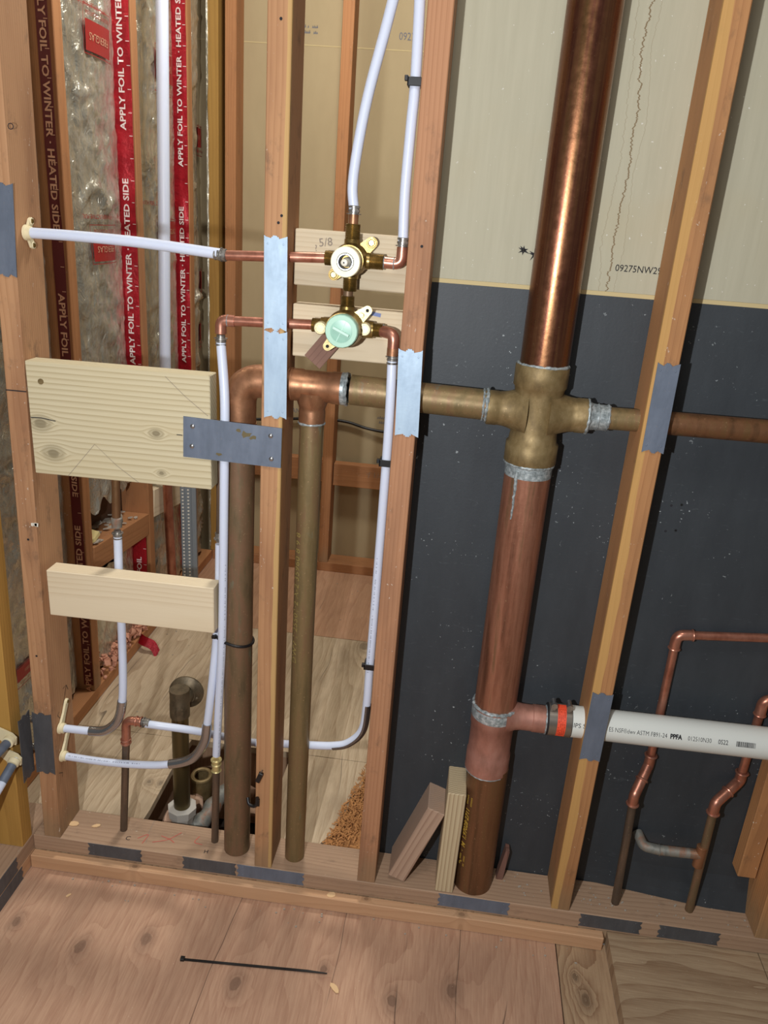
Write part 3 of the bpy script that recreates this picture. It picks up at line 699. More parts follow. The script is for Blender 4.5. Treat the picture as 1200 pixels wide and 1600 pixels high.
def plate_on_stud(px, y0, y1, x0, x1, mat, label, seed, yy=-.0002):
    t = P(x0[0], y0, y=0); b = P(x0[1], y1, y=0); tr = P(x1[0], y0, y=0)
    wd = (tr-t).length; c = (t+b)/2+V((wd/2, 0, 0)); c.y = yy
    v = (t-b); v.y = 0
    return nail_plate(c, (1, 0, 0), v, wd, (t.z-b.z), mat, label, seed)
# u x v must point to the viewer (-y): u = +x, v = +z gives -y
plate_on_stud(0, 367, 515, (413, 413), (449.5, 449), 'galv', 'upper of two bright galvanized plates on the middle stud, over the shower valve copper', 1)
plate_on_stud(0, 515.5, 652, (413, 413), (449, 448), 'galv', 'lower of two bright galvanized plates on the middle stud, touching the bent copper drain', 2)
plate_on_stud(0, 544, 680, (623, 617), (661, 655), 'galv', 'bright galvanized plate on the reddish stud beside the mint capped valve', 3)
plate_on_stud(0, 566, 706, (1028, 1002), (1064, 1037), 'steel_gray', 'blue grey plate on the leaning golden stud, level with the brass cross fitting', 4)
plate_on_stud(0, 1081, 1186, (926, 905), (959, 937), 'steel_gray', 'grey plate on the leaning golden stud where the white pipe passes', 5)
plate_on_stud(0, 284, 431, (-14, -6), (20, 27), 'steel_gray', 'grey plate cut by the left picture edge, high on the leftmost tall stud', 6)
plate_on_stud(0, 1112, 1206, (50, 58), (79, 87), 'steel_dark', 'dark grey plate on the foot of the leftmost tall stud by the cream brackets', 7)
nail_plate((-.4690+.0006, -.019, .245), (0, 1, 0), (0.006, 0, 1), .040, .15, 'steel_dark', 'dark grey plate facing the room on the yellow corner stud', 8)
for i, (xa, xb, m, lab) in enumerate(((-.363, -.244, 'steel_dark', 'leftmost dark plate on the front edge of the bottom plate'), (-.154, -.037, 'steel_dark', 'second dark plate on the bottom plate front edge, just left of the lighter one'),
        (-.035, .109, 'steel_gray', 'lighter longer plate on the front edge below the bent copper drain and middle stud'), (.392, .539, 'steel_gray', 'plate on the front edge right below the foot of the big copper stack'),
        (.682, .806, 'steel_dark', 'dark plate on the front edge right of the leaning golden stud'), (.840, .961, 'steel_dark', 'rightmost dark plate on the front edge, under the small copper risers'))):
    nail_plate(((xa+xb)/2, -.0002, -.0165), (0, 0, -1), (1, 0, 0), .031, xb-xa, m, lab, 20+i)
nail_plate((-.4868, -.165, -.018), (0, 0, -1), (0, 1, 0), .034, .20, 'steel_dark', 'upper of two dark plates on the side wall sill at the left picture edge', 30)
nail_plate((-.4868, -.150, -.056), (0, 0, -1), (0, 1, 0), .032, .20, 'steel_dark', 'lower of two dark plates on the side wall sill at the left picture edge', 31)
# steel strap across big block and middle stud
sp = thing('steel_strap', 'flat grey steel strap with four nails joining the knotty board to the middle stud', 'strap', P(365, 690, y=-.001))
tl, tr, br, bl = [P(a, b, y=-.0006) for a, b in ((287, 650), (441, 669), (439, 731), (287, 713))]
bm = B(); hexa(bm, [bl, br, br+V((0, -.002, 0)), bl+V((0, -.002, 0)), tl, tr, tr+V((0, -.002, 0)), tl+V((0, -.002, 0))]); build('plate', bm, M['steel_gray'], sp, 0)
for (a, b) in ((301, 666), (300, 697), (423, 681), (424, 717)):
    bm = B(); q = P(a, b, y=-.0027); prof(bm, q, (0, -1, 0), [(0, .0040), (.0012, .0040), (.0022, .0028), (.0026, .001)], 14); build('nail', bm, M['steel'], sp)
for k, (cx_, cy_, n, s) in enumerate(((384, 679, 13, .011), (395, 684, 9, .007), (342, 710, 8, .006), (373, 672, 7, .006))):
    q = P(cx_, cy_, y=-.0028); poly = []
    for i in range(n):
        aa = 2*math.pi*i/n; rr = s*random.uniform(.45, 1.1); poly.append((math.cos(aa)*rr, math.sin(aa)*rr*.6))
    bm = B(); slab(bm, poly, q, (1, 0, 0), (0, 0, 1), .0002); build('glue_smear', bm, plain('glue', (104, 92, 60), .5), sp, 0)

# ------------------------------------------------------------------ DRAIN: the soldered copper drain assembly (one rigid thing)
YC = .045
def cy(px, py): return P(px, py, y=YC)
ds = thing('copper_drain_stack', 'big soldered copper drain stack with brass cross and arms through the studs', 'drain pipe', (.457, YC, 0))
SX = .457
def zat(px, py): return P(px, py, y=YC).z
zc = 1.012                                       # arms height at the stack
bm = B(); prof(bm, (SX+.002, YC, 1.088), (0, 0, 1), [(0, .0397), (1.45, .0397)], 48); build('pipe', bm, M['cu_stack'], ds)
bm = B(); prof(bm, (SX, YC, .430), (0, 0, 1), [(0, .0397), (.505, .0397)], 48); build('pipe', bm, M['cu_lower'], ds)
bm = B(); prof(bm, (SX+.004, YC, 0), (0, 0, 1), [(0, .0397), (.30, .0397)], 48); lowpipe = build('pipe', bm, M['cu_brown'], ds)
# brass cross
bm = B()
prof(bm, (SX, YC, .925), (0, 0, 1), [(0, .0425), (.002, .0440), (.034, .0440), (.037, .0405), (.055, .0385), (.085, .0380), (.115, .0390), (.128, .0415), (.131, .0440), (.163, .0440), (.165, .0425)], 48)
for s in (-1, 1):
    prof(bm, (SX+s*.018, YC, zc), (s, 0, 0), [(0, .046), (.010, .040), (.020, .034), (.028, .031), (.036, .0290), (.046, .0280), (.047, .0288), (.063, .0288), (.064, .0275)], 36)
build('cross_fitting', bm, M['brass_cast'], ds, 50)
bm = B(); ring(bm, (SX+.001, YC, 1.0905), (0, 0, 1), .0405, .0026, 60, 8, .35); build('solder_ring', bm, M['solder'], ds)
bm = B(); ring(bm, (SX, YC, .9235), (0, 0, 1), .0405, .0030, 60, 8, .3); prof(bm, (SX, YC, .902), (0, 0, 1), [(0, .0398), (.004, .0401), (.020, .0401)], 40)
build('solder_ring', bm, M['solder'], ds)
bm = B()
pts = smooth_path([V((SX-.021, YC-.0345, z)) for z in (.915, .89, .87, .85, .83)], 4)
tube(bm, [p+V((random.uniform(-.001, .001), 0, 0)) for p in pts], [.0028-.0018*i/len(pts)+random.uniform(0, .0006) for i in range(len(pts))], 8); build('solder_drip', bm, M['solder'], ds)
# left arm from the cross, through stud B, to the tee above the second drop
zl = 1.021
bm = B(); prof(bm, (SX-.078, YC, zl-.006), (-1, 0, .02), [(0, .0255), (.235, .0255)], 36); build('arm_pipe', bm, M['cu_bronze'], ds)
bm = B(); ring(bm, (SX-.083, YC, zl-.006), (1, 0, 0), .0262, .003, 36, 8, .35); ring(bm, (SX-.089, YC, zl-.006), (1, 0, 0), .0258, .0018, 36, 6, .4); build('solder_ring', bm, M['solder'], ds)
ztee = 1.020
bm = B(); prof(bm, (.040, YC, ztee), (1, 0, 0), [(0, .0255), (.001, .0275), (.020, .0275), (.023, .0262), (.070, .0262), (.073, .0275), (.094, .0275), (.095, .0258)], 36)
prof(bm, (.0785, YC, ztee-.010), (0, 0, -1), [(0, .029), (.018, .026), (.026, .0230), (.030, .0222), (.033, .0228), (.052, .0228), (.053, .0215)], 30)
build('tee_fitting', bm, M['cu_fit'], ds, 50)
bm = B(); ring(bm, (.137, YC, ztee), (1, 0, 0), .0262, .0030, 36, 8, .3); prof(bm, (.128, YC, ztee), (1, 0, 0), [(0, .0277), (.007, .0277)], 36); build('solder_ring', bm, M['solder'], ds)
bm = B(); ring(bm, (.0785, YC, ztee-.064), (0, 0, 1), .0215, .0022, 36, 8, .35); build('solder_ring', bm, M['solder'], ds)
bm = B(); prof(bm, (.0785, YC, 0), (0, 0, 1), [(0, .0206), (ztee-.060, .0206)], 36); drop2 = build('drop_pipe', bm, M['cu_bronze'], ds)
# elbow to the far left drop
ex = -.0485; ze = ztee
path = fillet([(.045, YC, ze), (ex, YC, ze), (ex, YC, ze-.085)], .050, 14)
bm = B(); tube(bm, path, .0283, 36); prof(bm, (ex, YC, .944), (0, 0, -1), [(0, .0290), (.012, .0290), (.013, .0275)], 36); build('elbow_fitting', bm, M['cu_fit'], ds, 50)
bm = B(); prof(bm, (ex, YC, 0), (0, 0, 1), [(0, .0272), (ze-.070, .0272)], 40); build('drop_pipe', bm, M['cu_aged'], ds)
bm = B(); ring(bm, (ex, YC, .930), (0, 0, 1), .0276, .0012, 36, 8, .3); build('solder_ring', bm, M['solder'], ds)
# right arm
zr = zc
bm = B(); ring(bm, (SX+.083, YC, zr), (1, 0, 0), .0270, .0028, 36, 8, .4)
prof(bm, (SX+.084, YC, zr), (1, 0, 0), [(0, .0255), (.006, .0225), (.012, .0215), (.030, .0212), (.031, .0192)], 36); ring(bm, (SX+.100, YC, zr), (1, 0, 0), .0212, .0012, 36, 6, .4); ring(bm, (SX+.116, YC, zr), (1, 0, 0), .0200, .0022, 36, 6, .4)
build('reducer', bm, M['solder'], ds, 50)
bm = B(); prof(bm, (SX+.11, YC, zr), (1, 0, 0.012), [(0, .0185), (.095, .0185)], 36); build('arm_pipe', bm, M['cu_bronze'], ds)
bm = B(); prof(bm, (SX+.2052, YC, zr+.001), (1, 0, 0.008), [(0, .0192), (1.0, .0192)], 36); build('arm_pipe', bm, M['cu_brown'], ds)
# lower copper tee with side branch towards the white pipe
zt = .378
bm = B(); prof(bm, (SX, YC, .292), (0, 0, 1), [(0, .0402), (.001, .0426), (.040, .0426), (.043, .0408), (.105, .0408), (.107, .0428), (.146, .0428), (.147, .0402)], 48)
BZ = .4215
prof(bm, (SX+.022, .040, BZ), (1, 0, 0.0), [(0, .036), (.012, .030), (.020, .0265), (.030, .0250), (.050, .0250), (.051, .0262), (.080, .0262), (.081, .025)], 36)
build('tee_fitting', bm, M['cu_pink'], ds, 50)
bm = B(); ring(bm, (SX, YC, .4405), (0, 0, 1), .0410, .0035, 60, 8, .35); prof(bm, (SX, YC, .416), (0, 0, 1), [(0, .0430), (.004, .0434), (.018, .0434), (.020, .0428)], 40, False); build('solder_ring', bm, M['solder'], ds)
bm = B(); ring(bm, (SX, YC, .291), (0, 0, 1), .0408, .0016, 60, 8, .3); build('solder_ring', bm, M['solder'], ds)
bm = B(); ring(bm, (SX+.098, .040, BZ), (1, 0, 0), .0262, .0022, 36, 8, .4); build('solder_ring', bm, M['solder'], ds)
# yellow print running up the lowest pipe, faint print on the second drop
o_ = V((SX+.004, YC, .150)); upv = V((-1, 0, 0))
def vert_fn(cx_, cy__, zc_, r, ang):
    """letters run up the pipe (axis +z); ang = direction of the print on the pipe"""
    def f(a, b):
        t = ang-b/r
        return V((cx_+math.cos(t)*(r+.0005), cy__+math.sin(t)*(r+.0005), zc_+a))
    return f
lettering('||\u2022||||  \u00b7  M  1.97028\u00b72711  ||||||', .0150, vert_fn(SX+.004, YC, .150, .0397, math.radians(-140)), M['inkyel'], ds, sx=.95, bold=.0004)
lettering('DWV 1\u00b725501\u00b72 A-2 35960 8 9 8', .016, vert_fn(.0785, YC, .62, .0206, math.radians(-128)), plain('faded_print', (146, 128, 70), .7), ds, sx=1.25)

# ------------------------------------------------------------------ white plastic drain and banded coupling
wpz = lambda x: .4265+(x-.593)*.012
wp = thing('white_drain_pipe', 'white plastic drain pipe with black print running right through the leaning stud', 'drain pipe', (.6, .038, wpz(.6)))
ax = V((1, 0, .012)).normalized(); RW = .0300; yW = .038
bm = B(); prof(bm, (.593, yW, wpz(.593)), ax, [(0, RW), (1.2, RW)], 40); build('pipe', bm, M['pvc'], wp)
def wfn(x, rot=.34):
    r = RW
    return lambda a, b: V((x+a, yW-math.cos(b/r+rot)*(r+.0005), wpz(x+a)+math.sin(b/r+rot)*(r+.0005)))
lettering('IPS S', .0118, wfn(.6135), M['ink'], wp)
lettering('ES NSF\u00aedwv ASTM F891-24', .0118, wfn(.720), M['ink'], wp, sx=.77, bold=-.0001)
lettering('PPFA', .0122, wfn(.789), M['ink'], wp, sx=.8, bold=.0005)
lettering('012510N30', .0118, wfn(.8315), M['ink'], wp, sx=.76, bold=-.0001)
lettering('0S22', .0122, wfn(.8735), M['ink'], wp, sx=.76)
bm = B(); f = wfn(.915)
random.seed(3); x = -.018
while x < .016:
    ww = random.choice((.0005, .0009, .0013)); vs = [bm.verts.new(f(a, b)) for a, b in ((x, -.0045), (x+ww, -.0045), (x+ww, .005), (x, .005))]; bm.faces.new(vs); x += ww+random.choice((.0005, .0009))
build('barcode', bm, M['ink'], wp, 0)
lettering('0 12345 67890', .0045, wfn(.975, .1), M['ink'], wp) if False else None
cp = thing('banded_coupling', 'steel banded rubber coupling with orange label joining copper branch to white pipe', 'coupling', (.567, .037, BZ))
xa = SX+.098; czp = wpz(xa)-.0002
bm = B(); prof(bm, (xa, .038, czp), (1, 0, .012), [(0, .0285), (.001, .0305), (.046, .0305), (.047, .029)], 40); build('rubber_sleeve', bm, M['rubber'], cp)
bm = B(); prof(bm, (xa+.003, .038, czp), (1, 0, .012), [(0, .0312), (.016, .0312), (.0165, .0307), (.030, .0307), (.0305, .0312), (.042, .0312)], 40); build('steel_band', bm, plain('band_steel', (150, 142, 132), .3, .75), cp)
bm = B(); n = 14; x0, x1 = xa+.0175, xa+.0335
for i in range(n):
    t0, t1 = [math.radians(-38+132*k/n) for k in (i, i+1)]
    vs = [bm.verts.new((xx, .038-math.cos(t)*.0318, czp+math.sin(t)*.0318+.0008)) for xx, t in ((x0, t0), (x1, t0), (x1, t1), (x0, t1))]; bm.faces.new(vs)
build('orange_label', bm, M['orange_label'], cp)
random.seed(4)
bm = B()
for c_ in range(4):
    for k in range(22):
        if random.random() < .25: continue
        t = math.radians(-28+4.6*k); xx = xa+.0192+c_*.0035; hh = random.uniform(.0012, .0024)
        vs = [bm.verts.new((xx+dx, .038-math.cos(t+dt)*.0321, czp+math.sin(t+dt)*.0321+.0008)) for dx, dt in ((0, 0), (hh, 0), (hh, .028), (0, .028))]; bm.faces.new(vs)
build('label_print', bm, plain('dark_red_ink', (120, 30, 24), .6), cp, 0)['kind'] = 'stuff'
for xx in (xa+.009, xa+.038):
    bm = B(); q = V((xx, .032, czp+.0325)); t = B(); box(t, (-.0048, -.008, -.006), (.0048, .010, .004), .001); merge(bm, t, Matrix.Translation(q))
    prof(bm, q+V((0, -.012, .0072)), (0, 1, 0), [(0, .0060), (.0045, .0060), (.0046, .0042), (.022, .0042)], 12)
    prof(bm, q+V((0, -.0135, .0072)), (0, 1, 0), [(0, .0066), (.0025, .0066)], 6)
    build('worm_screw', bm, M['steel'], cp)

# ------------------------------------------------------------------ small copper risers, right bay
YR = .0785; RC = .0082
def jogriser(name, label, base, pts, rest, seedr):
    root = thing(name, label, 'copper pipe', base, 'small copper risers in the right bay')
    return root
r1 = thing('copper_riser', 'left small copper riser behind the white pipe, jogged, elbow turning right at its top', 'copper pipe', P(960, 1412, z=0), 'small copper risers in the right bay')
p0 = V((.758, .040, 0)); p1 = V((.7585, .040, .268)); p2 = V((.757, .068, .315)); p2 = V((.760, .0775, .325)); p3 = V((.760, .0785, .60)); 
A1 = P(990, 1248, y=.040); A2 = P(1016, 1185, y=YR); A3 = P(1058, 992, y=YR)
bm = B(); tube(bm, [p0, A1], RC, 20); build('pipe', bm, M['cu_dark'], r1)
jog = [A1-V((0, 0, .012)), A1+V((0, 0, .010)), A2-V((0, 0, .014)), A2+V((0, 0, .008))]
def elbow_pair(parent, jog, mat, rr=.0102):
    bm = B(); tube(bm, fillet(jog, .012, 6), rr, 20); build('elbow', bm, M[mat], parent)
    for q, d in ((jog[0], jog[1]-jog[0]), (jog[3], jog[3]-jog[2]), ((jog[1]*.5+jog[2]*.5), jog[2]-jog[1])):
        bm = B(); ring(bm, q, d, rr, .0027, 24, 8); build('bead_ring', bm, M[mat], parent)
elbow_pair(r1, jog, 'cu_bright')
A4 = A3+V((.30, 0, .0))
end = P(1200, 997, y=YR); dirr = (end-A3); A4 = A3+dirr*2.5
bm = B(); tube(bm, [A2, A3-V((0, 0, .016))], RC, 20); build('pipe', bm, M['cu_bright'], r1)
bm = B(); tube(bm, [A3+dirr.normalized()*.014, A4], RC, 20); build('pipe', bm, M['cu_bright'], r1)
bm = B(); tube(bm, fillet([A3-V((0, 0, .028)), A3, A3+dirr.normalized()*.028], .016, 8), .0100, 20); build('elbow', bm, M['cu_bright'], r1)
for q, d in ((A3-V((0, 0, .028)), V((0, 0, 1))), (A3+dirr.normalized()*.028, dirr)):
    bm = B(); ring(bm, q, d, .0100, .0018, 24, 8); build('bead_ring', bm, M['cu_bright'], r1)
r2 = thing('copper_riser', 'right small copper riser behind the white pipe, old corroded side branch near its foot', 'copper pipe', (.910, .045, 0), 'small copper risers in the right bay')
B0 = V((.910, .048, 0)); Bt = P(1094, 1335, y=.045); B1 = P(1116, 1262, y=.045); B2 = P(1158, 1212, y=YR); B3 = P(1192, 1098, y=YR)
bm = B(); tube(bm, [B0, B1], RC, 20); build('pipe', bm, M['cu_aged'], r2)
elbow_pair(r2, [B1-V((0, 0, .012)), B1+V((0, 0, .012)), B2-V((0, 0, .012)), B2+V((0, 0, .008))], 'cu_bright', .0104)
bm = B(); tube(bm, [B2, B3-V((0, 0, .016))], RC, 20); build('pipe', bm, M['cu_bright'], r2)
d2 = V((1, 0, .02)); bm = B(); tube(bm, fillet([B3-V((0, 0, .026)), B3+V((0, 0, .006)), B3+V((.032, 0, .010))], .016, 8), .0102, 20); build('elbow', bm, M['cu_bright'], r2)
bm = B(); ring(bm, B3-V((0, 0, .026)), (0, 0, 1), .0102, .0018, 24, 8); build('bead_ring', bm, M['cu_bright'], r2)
bm = B(); tube(bm, [B3+V((.03, 0, .010)), B3+V((.5, 0, .016))], RC, 20); build('pipe', bm, M['cu_bright'], r2)
bm = B(); prof(bm, Bt-V((0, 0, .030)), (0, 0, 1), [(0, .0088), (.001, .0102), (.050, .0102), (.051, .0088)], 20)
brs = [Bt, P(1030, 1328, y=.052), P(1005, 1322, y=.058), P(996, 1300, y=.087)]
prof(bm, Bt, (brs[1]-Bt), [(0, .0102), (.020, .0102), (.021, .009)], 20); build('tee', bm, M['cu_fit'], r2)
bm = B(); tube(bm, fillet(brs, .014, 8), .0102, 18); ring(bm, brs[1], brs[0]-brs[1], .0106, .0012, 20, 6, .3); build('side_branch', bm, M['cu_corroded'], r2)

# ------------------------------------------------------------------ valves
YV = .028
def hexnut(bm, p, d, r, L, seg=6): prof(bm, p, d, [(0, r*.92), (.0015, r), (L-.0015, r), (L, r*.92)], seg)
def threaded(bm, p, d, r, L):
    st = []; n = int(L/.0018)
    for i in range(n): st += [(i*.0018, r-.0006), (i*.0018+.0009, r+.0004)]
    prof(bm, p, d, st+[(n*.0018, r-.0006)], 24)
sv = thing('shower_valve', 'brass shower valve with white trim ring, upper of the two valves between the studs', 'valve', P(549, 407, y=YV))
vc = P(549, 406, y=YV)
bm = B(); prof(bm, vc+V((0, .016, 0)), (0, -1, 0), [(0, .018), (.004, .025), (.030, .026), (.036, .023), (.045, .023)], 32)
prof(bm, vc, (0, 0, 1), [(0, .013), (.030, .0125), (.031, .0118)], 24); threaded(bm, vc+V((0, 0, .030)), (0, 0, 1), .0118, .024)
prof(bm, vc, (0, 0, -1), [(0, .014), (.028, .0125)], 24); threaded(bm, vc+V((0, 0, -.028)), (0, 0, -1), .0112, .020)
prof(bm, vc, (1, 0, 0), [(0, .014), (.030, .0125)], 24); threaded(bm, vc+V((.030, 0, 0)), (1, 0, 0), .0118, .022)
prof(bm, vc, (-1, 0, 0), [(0, .014), (.024, .0125)], 24); threaded(bm, vc+V((-.024, 0, 0)), (-1, 0, 0), .0112, .018)
build('body', bm, M['brass'], sv, 35)
def ear(bm, c, ang, L, r0, r1, y, th=.004):
    d = (math.cos(ang), math.sin(ang)); n = (-d[1], d[0]); poly = [(n[0]*r0, n[1]*r0), (-n[0]*r0, -n[1]*r0)]
    for k in range(9):
        t = ang-math.pi/2+math.pi*k/8; poly.append((d[0]*L+math.cos(t)*r1, d[1]*L+math.sin(t)*r1))
    slab(bm, poly, (c.x, y, c.z), (1, 0, 0), (0, 0, 1), th)
for ang, L in ((math.radians(42), .041), (math.radians(222), .037)):
    bm = B(); ear(bm, vc, ang, L, .014, .0088, vc.y+.006); ce = vc+V((math.cos(ang)*L, 0, math.sin(ang)*L)); ring(bm, ce+V((0, .001, 0)), (0, 1, 0), .0065, .0016, 20, 6); build('mounting_ear', bm, M['brass'], sv)
    bm = B(); hexnut(bm, ce+V((0, .004, 0)), (0, -1, 0), .0048, .006); prof(bm, ce+V((0, -.002, 0)), (0, -1, 0), [(0, .003), (.0012, .0028)], 12); build('screw', bm, M['brass_bright'], sv)
yt_ = vc.y-.030; tc = P(541, 409, y=-.012)
def washer(bm, c, r0, r1, th, seg=40):
    """flat ring facing -y"""
    V4 = []
    for k in range(seg):
        a = 2*math.pi*k/seg; cc, ss = math.cos(a), math.sin(a)
        V4.append([bm.verts.new((c.x+cc*r, c.y+y_, c.z+ss*r)) for r, y_ in ((r0, 0), (r1-.001, 0), (r1, .001), (r1, th), (r0, th))])
    for k in range(seg):
        a, b = V4[k], V4[(k+1) % seg]
        for j in range(5): bm.faces.new((a[j], b[j], b[(j+1) % 5], a[(j+1) % 5]))
bm = B(); washer(bm, V((tc.x, -.022, tc.z)), .0135, .0228, .026); build('trim_ring', bm, M['cream'] if False else plain('ivory_ring', (238, 232, 200), .4), sv)
bm = B(); washer(bm, V((tc.x, -.0225, tc.z)), .0108, .0133, .024); build('inner_sleeve', bm, M['sleeve'], sv)
bm = B(); washer(bm, V((tc.x, -.017, tc.z)), .0092, .0104, .02); build('inner_lip', bm, M['steel_dark'], sv)
bm = B(); prof(bm, V((tc.x+.003, .004, tc.z)), (-.10, -1, -.02), [(0, .0075), (.020, .0072), (.024, .0055), (.034, .0052), (.035, .0035)], 24); build('cartridge_stem', bm, M['white'], sv)
bm = B(); prof(bm, V((tc.x-.0006, -.0312, tc.z-.0008)), (-.1, -1, -.02), [(0, .0012), (.0006, .0012)], 10); build('stem_hole', bm, M['ink'], sv)
bm = B(); prof(bm, V((tc.x, .005, tc.z)), (0, -1, 0), [(0, .0135), (.001, .0135)], 24); build('valve_well', bm, M['ink'], sv)

mv = thing('mixing_valve', 'brass mixing valve with round mint green protective cap, lower of the two valves', 'valve', P(541, 513, y=YV))
mc = P(541, 512, y=YV)
bm = B(); prof(bm, mc+V((0, .016, 0)), (0, -1, 0), [(0, .022), (.004, .029), (.034, .030), (.040, .028), (.058, .0275)], 36)
prof(bm, mc, (0, 0, 1), [(0, .016), (.030, .0125), (.034, .0125)], 24); threaded(bm, mc+V((0, 0, .034)), (0, 0, 1), .0110, .017)
prof(bm, mc, (1, 0, 0), [(0, .016), (.045, .0135)], 24); threaded(bm, mc+V((.045, 0, 0)), (1, 0, 0), .0112, .016)
prof(bm, mc, (-1, 0, 0), [(0, .016), (.042, .0135)], 24); threaded(bm, mc+V((-.042, 0, 0)), (-1, 0, 0), .0112, .016)
build('body', bm, M['brass'], mv, 35)
bm = B(); prof(bm, (mc.x, mc.y, mc.z+.048), (0, 0, 1), [(0, .0078), (.036, .0078)], 20); build('link_pipe', bm, M['cu_aged'], mv)
for ang, L in ((math.radians(42), .046), (math.radians(228), .042)):
    bm = B(); ear(bm, mc, ang, L, .016, .0075, mc.y-.006, .003); build('mounting_ear', bm, M['brass_bright'], mv, 30)
    ce = mc+V((math.cos(ang)*L, 0, math.sin(ang)*L)); bm = B(); hexnut(bm, ce*.35+mc*.65+V((math.cos(ang)*.018, -.010, math.sin(ang)*.018)), (0, -1, 0), .0045, .004); build('screw', bm, M['brass_bright'], mv)
    bm = B(); prof(bm, ce+V((0, -.0095, 0)), (0, -1, 0), [(0, .0028), (.0004, .0028)], 12); build('screw_hole', bm, M['ink'], mv)
for s, (a, b) in ((-1, (500, 513)), (1, (569, 515))):
    q = P(a, b, y=.006); bm = B(); prof(bm, q+V((0, .012, 0)), (0, -1, 0), [(0, .0105), (.010, .0105), (.012, .009)], 28); ring(bm, q+V((0, -.0005, 0)), (0, 1, 0), .0072, .0008, 24, 6)
    t = B(); box(t, (-.0065, -.0022, -.001), (.0065, 0, .001)); merge(bm, t, Matrix.Translation(q) @ Matrix.Rotation(.5, 4, 'Y')); build('check_stop', bm, plain('pale_brass', (226, 214, 170), .35, .3), mv)
kc = P(533, 518, y=-.036)
bm = B(); n = 40
prof(bm, kc+V((0, .022, 0)), (0, -1, 0), [(0, .0255), (.018, .0262), (.021, .0255), (.022, .0245)], 20); cap = build('protective_cap', bm, M['mint'], mv, 35)
bm = B(); prof(bm, kc+V((0, -.0001, 0)), (0, -1, 0), [(0, .0172), (.0006, .0172), (.0007, .0165)], 36); build('cap_disc', bm, plain('mint_inner', (150, 196, 176), .3), cap)
bm = B(); t = B(); box(t, (-.014, -.0045, -.0022), (.014, 0, .0022), .0006); merge(bm, t, Matrix.Translation(kc+V((0, -.0006, 0))) @ Matrix.Rotation(.42, 4, 'Y')); build('cap_bar', bm, M['mint2'], cap, 0)
bm = B(); t = B(); box(t, (-.0005, -.0005, -.017), (.0005, 0, .017)); merge(bm, t, Matrix.Translation(kc+V((0, -.0008, 0))) @ Matrix.Rotation(.42, 4, 'Y')); build('cap_rib', bm, M['mint2'], cap, 0)
# brown shim tucked behind the mint valve
c0 = P(503, 548, y=.040)
sh = thing('shim', 'brown grooved shim tucked below left of the mint capped valve', 'shim', c0)
ang = math.radians(40)
bm = B()
for k in range(4):
    t = B(); ww = .0085; box(t, (-.026, 0, -.017+k*ww+.0003), (.026, .005, -.017+(k+1)*ww-.0005), .0003)
    merge(bm, t, Matrix.Translation(c0) @ Matrix.Rotation(-math.radians(-128), 4, 'Y'))
t = B(); box(t, (-.026, .0008, -.017), (.026, .005, .017)); merge(bm, t, Matrix.Translation(c0) @ Matrix.Rotation(math.radians(128), 4, 'Y'))
build('grooved_slip', bm, plain('brown_card', (134, 102, 88), .85), sh, 0)

# ------------------------------------------------------------------ small copper branches at the valves
def crimp(parent, p, d, rr=.0092, name='crimp_ring'):
    bm = B(); p = V(p); d = V(d).normalized()
    prof(bm, p, d, [(0, rr-.0008), (.001, rr), (.003, rr), (.0035, rr-.0012), (.0055, rr-.0012), (.006, rr), (.009, rr), (.0095, rr-.0012), (.011, rr-.0012), (.0115, rr+.0022), (.0128, rr+.0022), (.013, rr-.002), (.018, rr-.002)], 20)
    build(name, bm, M['crimp'], parent, 30)
def P2(px, py, y): return P(px, py, y=y)
# A: hot/cold feed to shower valve, through the middle stud
cb = thing('copper_branch', 'short straight copper pipe through the middle stud into the left port of the upper valve', 'copper pipe', vc+V((-.1, 0, 0)), 'copper branches feeding the valves')
e0 = P2(352, 399, .028); bm = B(); tube(bm, [e0, vc+V((-.036, 0, 0))], .0080, 20); build('pipe', bm, M['cu_bright'], cb)
crimp(cb, P2(335, 397, .028)+V((0, 0, 0)), (1, 0, 0)); 
bm = B(); prof(bm, P2(342, 398, .028), (1, 0, 0), [(0, .0086), (.004, .0100), (.012, .0100), (.013, .0086)], 20); build('adapter', bm, M['crimp'], cb)
# B: upper valve right port, elbow up
cb = thing('copper_branch', 'copper stub and elbow turning up from the right port of the upper valve', 'copper pipe', vc+V((.07, 0, 0)), 'copper branches feeding the valves')
q1 = vc+V((.045, 0, 0)); cor = V((P2(627, 413, .028).x, .028, q1.z-.001)); t1 = P2(629, 388, .028)
bm = B(); tube(bm, fillet([q1, cor, V((cor.x, .028, cor.z+.026))], .013, 8), .0088, 20); build('elbow', bm, M['cu_bright'], cb)
for xx in (.052, .068): bm = B(); ring(bm, vc+V((xx, 0, -.0005)), (1, 0, 0), .0090, .0010, 20, 6, .3); build('solder_ring', bm, M['solder'], cb)
crimp(cb, V((cor.x, .028, cor.z+.040)), (0, 0, -1))
pxB = V((cor.x, .028, cor.z+.034))
